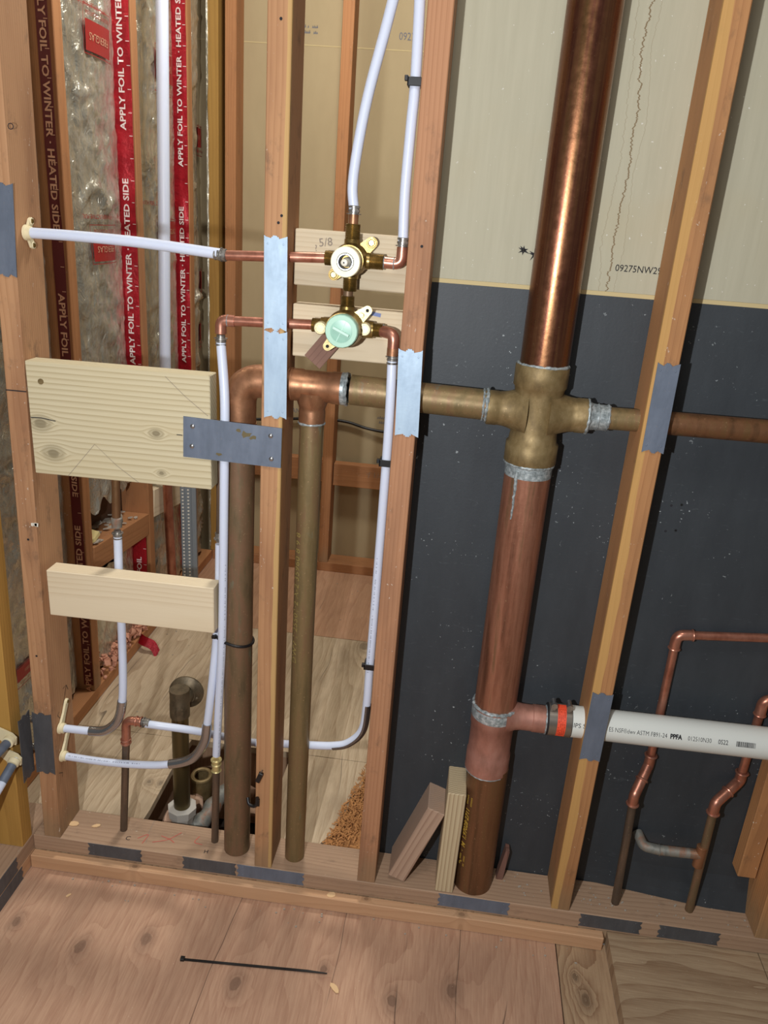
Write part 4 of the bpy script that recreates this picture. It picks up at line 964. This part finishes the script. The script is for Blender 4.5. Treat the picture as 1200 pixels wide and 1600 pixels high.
# C: lower valve left, pipe through middle stud to an elbow turning down
cb = thing('copper_branch', 'copper pipe from the lower valve through the middle stud to an elbow turning down', 'copper pipe', mc+V((-.12, 0, 0)), 'copper branches feeding the valves')
cC = P2(345, 500, .030); eC = P2(346, 530, .030); eC = V((cC.x, .030, eC.z))
bm = B(); tube(bm, [mc+V((-.050, .0, 0)), cC+V((.018, 0, 0))], .0080, 20); build('pipe', bm, M['cu_bright'], cb)
bm = B(); tube(bm, fillet([cC+V((.024, 0, 0)), cC, V((cC.x, .030, cC.z-.022))], .014, 8), .0095, 20); build('elbow', bm, M['cu_bright'], cb)
bm = B(); ring(bm, cC+V((.012, 0, 0)), (1, 0, 0), .0088, .0011, 20, 6, .3); build('solder_ring', bm, M['solder'], cb)
crimp(cb, V((cC.x, .030, cC.z-.042)), (0, 0, 1))
pxC = V((cC.x, .030, cC.z-.036))
# D: lower valve right, elbow turning down
cb = thing('copper_branch', 'copper elbow turning down from the right port of the lower valve', 'copper pipe', mc+V((.07, 0, 0)), 'copper branches feeding the valves')
cD = V((P2(616, 520, .013).x, .013, mc.z-.002)); q1 = mc+V((.055, 0, 0))
bm = B(); tube(bm, fillet([q1, cD, cD+V((0, 0, -.024))], .014, 8), .0095, 20); build('elbow', bm, M['cu_bright'], cb)
bm = B(); ring(bm, q1+V((.006, 0, 0)), (1, 0, 0), .0092, .0012, 20, 6, .3); build('solder_ring', bm, M['solder'], cb)
bm = B(); prof(bm, cD+V((0, 0, -.022)), (0, 0, -1), [(0, .0098), (.012, .0098)], 20); build('adapter', bm, M['cu_fit'], cb)
crimp(cb, cD+V((0, 0, -.048)), (0, 0, 1)); pxD = cD+V((0, 0, -.042))
# E: adapter on top of upper valve
cb = thing('tube_adapter', 'steel and copper crimp adapter screwed into the top port of the upper valve', 'pipe fitting', vc+V((0, 0, .05)))
bm = B(); prof(bm, vc+V((0, 0, .048)), (0, 0, 1), [(0, .0075), (.020, .0075)], 20); build('neck', bm, M['cu_fit'], cb)
crimp(cb, vc+V((0, 0, .080)), (0, 0, -1)); pxE = vc+V((0, 0, .074))

# ------------------------------------------------------------------ white flexible tubes
PG = 'translucent white water tubes'
def pex(label, pts, r=.0079, sm=True, group=PG):
    p = smooth_path(pts, 8) if sm else pts
    bm = B(); tube(bm, p, r, 20); return tag(build('water_tube', bm, M['pex'], None), label, 'water tube', group)
def ticks(host, pts, r, mat, side=-.35):
    """tiny illegible print on a tube"""
    p = smooth_path(pts, 14); bm = B(); random.seed(9)
    for i in range(len(p)-1):
        t = (p[i+1]-p[i]).normalized(); v = (CAM-p[i]); v = (v-t*v.dot(t)).normalized(); s = t.cross(v)
        o_ = (v*math.cos(side)+s*math.sin(side)).normalized(); s2 = t.cross(o_)
        for k in range(3):
            if random.random() < .25: continue
            q = p[i].lerp(p[i+1], k/3)+o_*(r+.0003); h = random.uniform(.0012, .0026); l = .0010
            bm.faces.new([bm.verts.new(q+s2*a+t*b) for a, b in ((-h/2, 0), (h/2, 0), (h/2, l), (-h/2, l))])
    o = build('print', bm, mat, host, 0); o['kind'] = 'stuff'
L1 = P2(50, 364, .034)
pex('white tube crossing sideways from the leftmost stud to the middle stud, over the foil', [L1, P2(120, 369, .032), P2(220, 379, .030), P2(345, 397, .028)], .0086)
pex('white tube rising from the top of the upper valve and curving right', [pxE, P2(551, 290, .028), P2(559, 230, .030), P2(575, 150, .032), P2(600, 55, .034), P2(632, -60, .036), P2(690, -210, .04)])
xb_ = lambda py, px, y=.030: P2(px, py, y)
pts = [pxB, xb_(300, 633, .03), xb_(200, 642, .03), xb_(128, 649, .03), xb_(0, 656, .03), xb_(-200, 664, .03)]
pex('straight white tube clipped to the reddish stud above the upper valve', pts, .0080)
ptsD = [pxD, P2(611, 605, .0095), P2(608, 660, .012), P2(603, 730, .020), P2(592, 870, .036), P2(583, 980, .038), P2(577, 1050, .040), P2(573, 1100, .042), P2(566, 1140, .046), P2(545, 1160, .050), P2(520, 1165, .052), P2(480, 1164, .060), P2(440, 1162, .10), P2(395, 1160, .115), P2(345, 1150, .11), P2(300, 1141, .07), P2(250, 1134, .051), P2(228, 1131, .050)]
h = pex('long white tube from the lower valve down the reddish stud, bending left behind the drains', ptsD, .0080); ticks(h, ptsD[4:7], .0080, M['inkgrey'], .35)
ptsC = [pxC, P2(351, 620, .012), P2(351, 700, .008), P2(350, 780, .010), P2(349, 880, .014), P2(347, 1000, .022), P2(342, 1100, .035), P2(338, 1180, .042)]
h = pex('white tube from the left copper elbow down beside the bent drain to a brass crimp', ptsC, .0080); ticks(h, ptsC[4:8], .0080, M['inkgrey'], -.5)
ptsG = [P2(343, 850, .050), P2(342, 920, .048), P2(338, 1000, .042), P2(330, 1080, .032), P2(324, 1130, .030), P2(319, 1160, .030), P2(300, 1185, .030), P2(265, 1194, .030), P2(220, 1195, .030), P2(160, 1190, .028), P2(93, 1180, .028)]
h = pex('white tube from the dim copper riser through a steel sleeve to the lower cream bracket', ptsG, .0079); ticks(h, ptsG[8:11], .0079, M['inkgrey'], .2)
ptsF = [P2(184, 838, .055), P2(186, 900, .052), P2(190, 980, .048), P2(192, 1050, .044), P2(191, 1095, .040), P2(184, 1125, .036), P2(165, 1141, .032), P2(140, 1142, .030), P2(93, 1137, .028)]
pex('white tube below the left copper stub through a steel sleeve to the upper cream bracket', ptsF, .0080)
# stubs through stud L to the yellow corner stud, then two coming towards the viewer
for (a, b, lab) in ((45, 1128, 'upper steel tube stub bridging the gap between leftmost stud and yellow corner stud'), (49, 1171, 'lower steel tube stub bridging the gap between leftmost stud and yellow corner stud')):
    q = P2(a, b, .0); bm = B(); prof(bm, V((-.4775, .012, q.z)), (1, 0, 0), [(0, .006), (.008, .006), (.0085, .0085), (.013, .0085)], 16)
    tag(build('tube_stub', bm, M['sleeve']), lab, 'pipe fitting', 'tube stubs in the corner')
for i, (a, b, e, lab) in enumerate(((14, 1158, (-40, 1215), 'upper'), (22, 1190, (-30, 1280), 'lower'))):
    q = P2(a, b, -.050); q2 = P2(e[0], e[1], -.16); d = (q2-q).normalized()
    bm = B(); tube(bm, [q+V((0, .01, 0)), q2], .0080, 20); tag(build('water_tube', bm, M['pex']), lab+' white tube leaving the yellow corner stud at the left picture edge', 'water tube', PG)
    br_ = thing('tube_bracket', 'cream plastic bracket on the yellow corner stud at the left edge, '+lab+' one', 'bracket', q, 'cream tube brackets')
    bm = B(); prof(bm, q-d*.004, d, [(0, .0105), (.001, .0118), (.010, .0118), (.011, .0100)], 24); build('collar', bm, M['cream'], br_)
    bm = B(); slab(bm, [(-.038, .008), (-.012, -.013), (.010, -.012), (.012, .004), (.004, .013), (-.030, .026)], V((q.x, -.0405, q.z)), (1, 0, 0), (0, 0, 1), .004); build('ear', bm, M['cream'], br_, 0)
    bm = B(); tube(bm, [q+d*.008, q+d*.045], .0090, 20); build('sleeve_insert', bm, M['steel_gray'], br_)
# cream brackets on stud L (its right side faces +x)
def bracket(c, xs, ears, label):
    root = thing('tube_bracket', label, 'bracket', c, 'cream tube brackets')
    bm = B(); prof(bm, V((xs+.0005, c.y, c.z)), (1, 0, 0), [(0, .0125), (.003, .0125), (.004, .0108), (.010, .0104), (.011, .0090)], 24); build('collar', bm, M['cream'], root)
    for (dy, dz) in ears:
        bm = B(); L = math.hypot(dy, dz); u = V((0, dy/L, dz/L)); n = V((0, -u.z, u.y))
        poly = [(0, -.0085), (L*.55, -.0048), (L, -.0062), (L+.005, -.003), (L+.0062, 0), (L+.005, .003), (L, .0062), (L*.55, .0048), (0, .0085)]
        slab(bm, poly, V((xs+.0005, c.y, c.z)), u, n, .0045); bmesh.ops.recalc_face_normals(bm, faces=bm.faces[:]); build('ear', bm, M['cream'], root, 0)
        q = V((xs+.005, c.y+dy, c.z+dz)); bm = B(); ring(bm, q, (1, 0, 0), .0046, .0012, 18, 6); build('ear_boss', bm, M['cream'], root)
        bm = B(); prof(bm, q, (1, 0, 0), [(0, .0034), (.002, .0034), (.0024, .002)], 12); build('screw', bm, M['brass'], root)
def xL(z): return -.425+.0127*z+.0010
bracket(V((0, .034, L1.z)), xL(L1.z), ((.014, .018), (.014, -.020)), 'cream two eared tube bracket high on the leftmost stud above the knotty board')
q = P2(93, 1137, .028); bracket(q, xL(q.z), ((.030, .045),), 'upper of two cream brackets low on the leftmost stud')
q = P2(93, 1180, .028); bracket(q, xL(q.z), ((.030, .045),), 'lower of two cream brackets low on the leftmost stud')
# bend sleeves
def sub(path, i0, i1, n=8): return smooth_path(path, n)[i0*n:i1*n+1]
SG = 'steel bend sleeves'
bm = B(); tube(bm, sub(ptsF, 4, 7), .0098, 20); tag(build('bend_sleeve', bm, M['sleeve']), 'curved steel bend sleeve on the left white tube above the cream brackets', 'bend sleeve', SG)
bm = B(); tube(bm, sub(ptsG, 4, 7), .0098, 20); tag(build('bend_sleeve', bm, M['sleeve']), 'curved steel bend sleeve crossing in front of the flanged brass pipe', 'bend sleeve', SG)
bm = B(); q = sub(ptsD, 7, 10); F = frames(q)
for i in range(len(q)-1): pass
half = []
for i, p in enumerate(q):
    t, n_, b_ = F[i]; outw = V((1, 0, -1)); outw = (outw-t*outw.dot(t)).normalized(); side = t.cross(outw)
    half.append([bm.verts.new(p-(outw*math.cos(a)+side*math.sin(a))*-.0092) for a in [math.radians(-100+200*k/10) for k in range(11)]])
for a, b in zip(half, half[1:]):
    for k in range(10): bm.faces.new((a[k], a[k+1], b[k+1], b[k]))
bmesh.ops.solidify(bm, geom=bm.faces[:], thickness=.0012)
tag(build('bend_sleeve', bm, M['sleeve']), 'open steel bend sleeve cradling the tube low beside the reddish stud', 'bend sleeve', SG)

# ------------------------------------------------------------------ small copper at lower left
b_c = thing('copper_stub', 'thin copper pipe rising from the plate left of the floor hole, elbow turning right', 'copper pipe', P(193, 1300, z=0))
c1 = P(191, 1300, z=0)+V((0, .008, 0)); c2 = P2(200, 1165, .047); c3 = P2(207, 1130, .049); c4 = P2(240, 1131, .050)
top = V((P2(197, 1160, .048).x, .048, P2(198, 1160, .048).z)); cor = V((top.x+.002, .049, c4.z+.001))
bm = B(); tube(bm, [c1, top], [.0078, .0078], 20); build('pipe', bm, M['cu_dark'], b_c)
bm = B(); tube(bm, fillet([top-V((0, 0, .004)), cor, V((cor.x+.030, .050, cor.z))], .018, 8), .0092, 20); build('elbow', bm, M['cu_bright'], b_c)
for q, d in ((top, V((0, 0, 1))), (top+V((0, 0, .008)), V((0, 0, 1))), (V((cor.x+.022, .050, cor.z)), V((1, 0, 0))), (V((cor.x+.032, .050, cor.z)), V((1, 0, 0)))):
    bm = B(); ring(bm, q, d, .0095, .0018, 24, 8); build('bead_ring', bm, M['cu_bright'], b_c)
crimp(b_c, V((cor.x+.050, .050, cor.z)), (-1, 0, 0), .0090)
b_h = thing('copper_stub', 'thin copper pipe with brass crimp rising from the plate left of the bent drain foot', 'copper pipe', P(334, 1320, z=0))
h1 = P(334, 1318, z=0)+V((0, .008, 0)); h2 = P2(338, 1205, .044)
bm = B(); tube(bm, [h1, V((h2.x, .044, h2.z+.01))], .0078, 20); build('pipe', bm, M['cu_dark'], b_h)
bm = B(); hz = h2.z; prof(bm, V((h2.x, .044, hz)), (0, 0, 1), [(0, .0085), (.002, .0105), (.004, .0085), (.016, .0085), (.018, .0105), (.020, .0080), (.026, .0080), (.028, .0115), (.030, .0115), (.032, .0088)], 20); build('brass_crimp', bm, M['brass_bright'], b_h, 30)
# left dim riser (copper) over tube G
b_g = thing('copper_stub', 'thin dim copper pipe beside the bent drain, seen between knotty board and drain', 'copper pipe', P2(343, 800, .052))
bm = B(); tube(bm, smooth_path([P2(338, 700, .06), P2(343, 735, .053), P2(344, 790, .052), P2(343, 845, .052)], 5), .0068, 18); build('pipe', bm, M['cu_dark'], b_g)
crimp(b_g, P2(343, 832, .051), (0, 0, -1), .0086)
b_f = thing('copper_stub', 'copper pipe coming down behind the knotty board with a soldered coupling above the white tube', 'copper pipe', P2(182, 800, .056))
bm = B(); tube(bm, [P2(180, 690, .060), P2(182, 815, .056)], .0079, 20); build('pipe', bm, M['cu_brown'], b_f)
bm = B(); q = P2(182, 808, .056); prof(bm, q, (0, 0, -1), [(0, .0085), (.002, .0108), (.010, .0112), (.012, .0100), (.020, .0095)], 20); build('coupling', bm, M['cu_corroded'], b_f)
crimp(b_f, P2(184, 842, .055), (0, 0, 1), .0086)

# ------------------------------------------------------------------ back room risers
bx = P(266, 932, z=-.038)
rb = thing('far_riser', 'tall thick white tube with copper foot, standing in front of the foil wall', 'water tube', (bx.x+.03, bx.y, -.038))
top_ = V((-.580, bx.y, 1.95)); mid = V((-.594, bx.y, .62))
tq = [V((-.604, bx.y, -.038)), V((-.600, bx.y, .50))]
X0 = P(270, 920, y=1.04); X1 = P(262, 770, y=1.04); X2 = P(258, 560, y=1.04); X3 = P(256, 300, y=1.04); X4 = P(253, 0, y=1.04); X5 = X4+(X4-X3)*.8
base_ = X0+(X0-X1)*((X0.z+.038)/(X1.z-X0.z))
for v_ in (base_,): v_.x = max(v_.x, -.575)
bm = B(); tube(bm, smooth_path([base_, X0, X1, X1+(X2-X1)*.35], 4), .0150, 24); build('copper_pipe', bm, M['cu_bright'], rb)
bm = B(); tube(bm, smooth_path([X1+(X2-X1)*.3, X2, X3, X4, X5], 6), .0168, 24); build('tube', bm, M['pex'], rb)
# perforated galvanized channel
gc = thing('steel_channel', 'perforated galvanized steel channel standing between foil wall and bent drain', 'steel channel', P(300, 950, z=-.038))
c0 = P(299, 952, z=-.038); c1_ = P(293, 690, y=c0.y)
z_ = (c1_-c0).normalized(); x_ = V((1, .25, 0)).normalized(); x_ = (x_-z_*x_.dot(z_)).normalized(); y_ = z_.cross(x_)
bm = B(); Lc = (c1_-c0).length
def cbox(a, b): t = B(); box(t, a, b); merge(bm, t, Matrix.Translation(c0) @ Matrix((x_, y_, z_)).transposed().to_4x4())
cbox((-.028, 0, 0), (.010, .0015, Lc)); cbox((-.028, 0, 0), (-.0265, .03, Lc)); cbox((.010, -.006, 0), (.0115, .0015, Lc)); cbox((.0115, -.006, 0), (.022, -.0045, Lc)); cbox((.022, -.006, 0), (.0235, .03, Lc)); cbox((-.012, -.003, 0), (-.0095, 0, Lc))
build('channel', bm, plain('dull_galvanized', (140, 150, 158), .45, .3), gc, 0)
bm = B()
for k in range(int(Lc/.0125)):
    for xx in (-.020, -.002):
        t = B(); box(t, (xx-.0028, -.0012, .006+k*.0125), (xx+.0028, -.0002, .011+k*.0125)); merge(bm, t, Matrix.Translation(c0) @ Matrix((x_, y_, z_)).transposed().to_4x4())
h_ = build('perforation', bm, M['white'], gc, 0); h_['kind'] = 'stuff'
# black cable on back wall
pts = [P(388, 655, y=1.60), P(430, 655, y=1.64), P(480, 654, y=1.645), P(520, 656, y=1.645), P(545, 660, y=1.645), P(572, 669, y=1.645), P(602, 675, y=1.64), P(640, 676, y=1.64)]
bm = B(); tube(bm, smooth_path(pts, 5), .0055, 10); tag(build('cable', bm, M['black']), 'black cable stapled across the far tan wall behind the drains', 'cable')

# ------------------------------------------------------------------ floor hole plumbing
fx = P(284, 1235, y=.205); fb = V((fx.x, .205, 0)); 
fp = thing('flanged_drain', 'dark brass pipe rising from the floor hole with a round flange on its top elbow', 'drain pipe', (fx.x, .205, -.07))
ftop = P(287, 1075, y=.205)
bm = B(); prof(bm, (fx.x, .205, -.075), (0, 0, 1), [(0, .0193), (ftop.z-.0+.06, .0193)], 32); build('pipe', bm, plain('dark_brass_pipe', (104, 92, 62), .38, .75), fp)
bm = B(); prof(bm, (fx.x, .205, ftop.z-.055), (0, 0, 1), [(0, .0205), (.001, .0225), (.012, .0225), (.014, .0215), (.050, .0222)], 32)
cF = P(291, 1082, y=.238); zq = cF.z
tube(bm, fillet([(fx.x, .205, zq-.040), (fx.x, .205, zq+.002), (cF.x, .236, zq)], .022, 8), [.0222]*0 or .0225, 28)
n0 = V((-.10, 1, -.04)).normalized()
t = B(); bmesh.ops.create_uvsphere(t, u_segments=24, v_segments=14, radius=.0225); merge(bm, t, Matrix.Translation((fx.x, .208, zq+.001)))
prof(bm, cF-n0*.012, n0, [(0, .0235), (.006, .029), (.011, .0375), (.0125, .0400), (.0165, .0400), (.0175, .038)], 40)
for s_ in (-1, 1):
    prof(bm, cF+V((s_*.025, .002, -.010)), V((0, -1, .1)), [(0, .0065), (.008, .0055), (.010, .003)], 12)
tube(bm, [V((fx.x-.001, .205-.0222, zq-.055+k*.008)) for k in range(8)]+[V((fx.x-.0005, .205-.017, zq+.014))], .0011, 6)
build('flanged_elbow', bm, M['brass_dark'], fp, 45)
bm = B(); prof(bm, (fx.x, .205, -.125), (0, 0, 1), [(0, .020), (.03, .026), (.045, .030), (.047, .033), (.068, .035), (.070, .029)], 8); build('hub_nut', bm, M['white_cap'], fp, 20)
bm = B(); tube(bm, smooth_path([V((fx.x+.004, .20, -.125)), V((fx.x+.04, .225, -.115)), V((fx.x+.06, .27, -.095)), V((fx.x+.075, .32, -.09))], 6), [.020+.003*math.sin(k*1.3) for k in range(19)], 22)
for t in (.3, .62): pass
build('crusted_branch', bm, M['cu_corroded'], fp, 50)
q = P(315, 1212, z=-.07)
bm = B(); ring(bm, q, (0, -.1, 1), .0225, .0055, 36, 8); prof(bm, q-V((0, 0, .06)), (0, 0, 1), [(0, .024), (.058, .0265)], 30, False); tag(build('open_pipe_end', bm, M['brass_cast']), 'open brass pipe mouth facing up inside the floor hole', 'drain pipe')
# broken floor: chips and fibres
bm = B(); random.seed(12)
for k in range(1500):
    t = random.random(); y = .10+.33*random.random()**1.0; xl = .122+.20*(y-.10); x = xl+abs(random.gauss(0, .035)); x = min(x, .225)
    z = -.0445+random.random()*.010+.012*max(0, noise.noise(V((x*30, y*30, 0)))); L = random.uniform(.004, .018); w_ = random.uniform(.0008, .004); a = random.gauss(1.5, .9)
    d = V((math.cos(a), math.sin(a), random.gauss(0, .25))).normalized(); s = V((-d.y, d.x, random.gauss(0, .3))).normalized()*w_; c = V((x, y, z))
    vs = [bm.verts.new(c+d*L/2*i+s*j) for i, j in ((-1, -.5), (1, -.4), (1, .4), (-1, .5))]; bm.faces.new(vs)
o = build('wood_shavings', bm, M['chips'], None, 0); tag(o, 'orange splinters and shavings where the floor panel has rotted away beside the reddish stud', 'wood shavings', kind='stuff')

# ------------------------------------------------------------------ clips, ties, small things
def clip(px, py, label, y=.030, tx=0):
    q = P(px, py, y=y); root = thing('tube_clip', label, 'clip', q, 'black tube clips on the reddish stud')
    bm = B(); t = B(); box(t, (-.012, -.011, -.006), (.009, -.009, .006), .0008); merge(bm, t, Matrix.Translation(q))
    t = B(); box(t, (-.012, -.011, -.006), (-.0095, .014, .006), .0006); merge(bm, t, Matrix.Translation(q)); t = B(); box(t, (-.012, .010, -.006), (.009, .0125, .006), .0006); merge(bm, t, Matrix.Translation(q)); build('strap', bm, M['black'], root, 0)
    bm = B(); t = B(); box(t, (-.016, -.0125, .000), (-.011, -.006, .0075), .0006); merge(bm, t, Matrix.Translation(q)); build('lug', bm, M['black'], root, 0)
clip(650, 129, 'black tube clip high on the reddish stud, near the top edge')
clip(604, 722, 'black tube clip on the reddish stud at mid height, below the bright plate', .020)
clip(579, 1039, 'black tube clip low on the reddish stud, above the open bend sleeve', .039)
root = thing('tube_clip', 'loose black clip with its nail on the middle stud, right of the bent drain foot', 'clip', P(405, 1215, y=-.002))
q = P(405, 1215, y=-.006); bm = B(); t = B(); box(t, (-.0045, -.003, -.012), (.0045, .0045, .012), .001); merge(bm, t, Matrix.Translation(q) @ Matrix.Rotation(.35, 4, 'Y')); build('body', bm, M['black'], root, 0)
bm = B(); tube(bm, [q+V((.002, 0, .010)), q+V((.006, -.001, .020))], .0010, 8); build('nail', bm, M['steel'], root)
root = thing('tube_clip', 'black hook shaped clip between the bent drain and the middle stud near their feet', 'clip', P(396, 1255, y=0))
bm = B(); tube(bm, smooth_path([P(387, 1246, y=.005), P(389, 1256, y=-.002), P(396, 1260, y=-.006), P(401, 1256, y=-.006), P(402, 1246, y=-.005)], 5), .0034, 10); build('hook', bm, M['black'], root)
bm = B(); t = B(); box(t, (-.004, -.003, -.008), (.003, .004, .008), .0008); merge(bm, t, Matrix.Translation(P(403, 1254, y=-.004))); build('lug', bm, M['black'], root, 0)
# zip tie round drain and tubes
zt0 = P(370, 1012, y=.018); bm = B(); pts = []
cxz, cyz = ex, YC
for k in range(33):
    a = 2*math.pi*k/32; px_ = cxz+math.cos(a)*.0288; py_ = cyz+math.sin(a)*.0288
    if px_ < cxz: px_ = cxz-(cxz-px_)*1.55 if py_ < cyz+.012 else px_
    pts.append(V((px_, py_, zt0.z+.004+(cxz-px_)*.16)))
tube(bm, pts, .0028, 8, False); t = B(); box(t, (-.004, -.003, -.003), (.004, .003, .003), .0005); merge(bm, t, Matrix.Translation(V((cxz-.044, .030, zt0.z+.010))))
tag(build('zip_tie', bm, M['black']), 'black zip tie looped round the bent drain and the white tubes', 'zip tie')
# zip tie lying on floor
za = P(286, 1500, z=ZF)+V((0, 0, .0032)); zb = P(511, 1522, z=ZF)+V((0, 0, .0022)); d = (zb-za).normalized(); s = V((-d.y, d.x, 0))
zt_ = thing('zip_tie', 'long black zip tie lying on the plywood floor in front', 'zip tie', za)
bm = B(); vs = []
for t_, ww in ((0, .0024), (.86, .0024), (1, .0008)):
    p = za.lerp(zb, t_); hgt = .0016+.003*math.sin(math.pi*t_); p = V((p.x, p.y, ZF+hgt)); vs.append([bm.verts.new(p+s*a+V((0, 0, b))) for a, b in ((-ww, -.0007), (ww, -.0007), (ww, .0009), (-ww, .0009))])
for a, b in zip(vs, vs[1:]):
    for k in range(4): bm.faces.new((a[k], a[(k+1) % 4], b[(k+1) % 4], b[k]))
bm.faces.new(vs[0]); bm.faces.new(vs[-1]); build('strap', bm, M['black'], zt_, 0)
bm = B(); t = B(); box(t, (-.005, -.0042, 0), (.003, .0042, .0062), .0006); merge(bm, t, Matrix.Translation(V((za.x, za.y, ZF+.0003))) @ Matrix.Rotation(math.atan2(d.y, d.x), 4, 'Z')); build('head', bm, M['black'], zt_, 0)
CG = 'wood chips'
for (px, py, z, L, wd, a, lab) in ((523, 1545, ZF, .013, .0055, -.8, 'curled wood chip on the front plywood beside the tip of the black zip tie'), (115, 1288, 0, .012, .0065, .1, 'larger pale wood chip on the left end of the bottom plate'),
        (151, 1291, 0, .010, .004, .4, 'smaller pale wood chip on the bottom plate, left of the thin copper pipe'), (519, 1391, -.039, .010, .007, .3, 'pale round chip lying on the pine edge strip'), (107, 1400, ZF, .006, .0025, .9, 'tiny sliver of wood on the front plywood near the left plate end')):
    q = P(px, py, z=z); bm = B(); n = 8; poly = [(math.cos(2*math.pi*k/n)*L*random.uniform(.85, 1.1), math.sin(2*math.pi*k/n)*wd*random.uniform(.8, 1.1)) for k in range(n)]
    if py == 1391: q.y = -.010
    slab(bm, poly, q+V((0, 0, .0008)), (math.cos(a), math.sin(a), .05), (-math.sin(a), math.cos(a), .08), .0018)
    tag(build('wood_chip', bm, M['chip_pale'], None, 0), lab, 'wood chip', CG)
bm = B(); random.seed(5)
for k in range(160):
    r_ = random.random()
    if r_ < .5: x = random.uniform(.52, 1.05); y = random.uniform(.02, .085); z = .0004
    elif r_ < .75: x = random.uniform(-.4, .7); y = -.024-abs(random.gauss(0, .02)); z = ZF+.0004
    else: x = random.uniform(-.55, .15); y = random.uniform(.45, 1.5); z = -.0376
    s = random.uniform(.0008, .0030); a = random.random()*6
    slab(bm, [(math.cos(a+t)*s, math.sin(a+t)*s*random.uniform(.5, 1)) for t in (0, 1.6, 3.1, 4.7)], (x, y, z), (1, 0, .1), (0, 1, .1), s*.7)
o = build('sawdust', bm, M['debris'], None, 0); tag(o, 'pale sawdust specks scattered on the plates and floors', 'sawdust', kind='stuff')
# hand marks on plate
pl = bpy.data.objects['bottom_plate.002'] if 'bottom_plate.002' in bpy.data.objects else None
bp = [o for o in bpy.data.objects if o.name.startswith('bottom_plate') and o.parent is None][0]
for (s, px, py, sz, m) in (('C', 200, 1310, .016, 'ink'), ('H', 322, 1331, .014, 'ink')):
    child_on(lettering(s, sz, flatfn(P(px, py, z=.0002), (1, .1, 0), (-.1, 1, 0), .0004), M[m], None, name='hand_mark'), bp)
bm = B()
for pts in ([(238, 1316), (262, 1312), (284, 1301)], [(252, 1306), (266, 1312), (272, 1317)], [(312, 1307), (304, 1316), (316, 1320)]):
    stroke(bm, smooth_path([P(a, b, z=.0002) for a, b in pts], 4), .0022, (0, 0, .0004))
bm.free()
for pts in ([(215, 1310), (232, 1304), (222, 1318)], [(238, 1316), (262, 1312), (284, 1301)], [(252, 1306), (266, 1312), (272, 1317)], [(312, 1307), (304, 1316), (316, 1320)]):
    bm = B(); stroke(bm, smooth_path([P(a, b, z=.0002) for a, b in pts], 4), .0018, (0, 0, .0004)); child_on(build('red_scrawl', bm, M['inkred'], None, 0), bp)
bm = B(); stroke(bm, smooth_path([P(a, b, z=0) for a, b in ((228, 1318), (233, 1300), (242, 1282))], 3), .0009, (0, 0, .0004)); child_on(build('pencil_line', bm, M['pencil'], None, 0), bp)
# ink marks on stud L
for (s, px, py, sz) in (('O', 17, 198, .014),):
    q = P(px, py, y=-.0002); child_on(lettering(s, sz, flatfn(q, (1, 0, 0), (0, 0, 1)), M['ink'], None, name='hand_mark'), stL)
def side_mark(pts, host, xx): 
    bm = B(); stroke(bm, [P(a, b, x=xx) for a, b in pts], .0014, (.0005, 0, 0)); child_on(build('hand_mark', bm, M['ink'], None, 0), host)
side_mark([(98, 1102), (101, 1086), (103, 1070), (98, 1076)], stL, -.4205); side_mark([(103, 1070), (106, 1077)], stL, -.4205)
side_mark([(92, 1112), (90, 1118), (93, 1122)], stL, -.4215); side_mark([(92, 1208), (98, 1207), (97, 1213)], stL, -.4215)
bm = B(); stroke(bm, [P(9, 609, y=-.0002), P(20, 610, y=-.0002), P(41, 612, y=-.0002)], .0020, (0, -.0004, 0)); child_on(build('ink_line', bm, M['ink'], None, 0), stL)
# damage marks (nail holes) on studs
for (px, py, host) in ((439, 29, stA), (435, 348, stA), (659, 385, stB), (1049, 790, stC), (440, 337, stA), (1040, 830, stC), (44, 843, stL), (57, 1025, stL)):
    q = P(px, py, y=-.0002); bm = B(); prof(bm, q, (0, -1, 0), [(0, .0022), (.0002, .0022)], 10); child_on(build('nail_hole', bm, M['ink'], None, 0), host)
bm = B(); q = P(54, 819, y=-.0006)
for k in range(5): slab(bm, [(-.004+k*.002, -.003), (-.001+k*.002, -.004), (k*.002, .003), (-.004+k*.002, .002)], q+V((random.uniform(-.003, .003), 0, random.uniform(-.001, .001))), (1, 0, 0), (0, 0, 1), .0015)
child_on(build('paint_fleck', bm, M['white'], None, 0), stL)
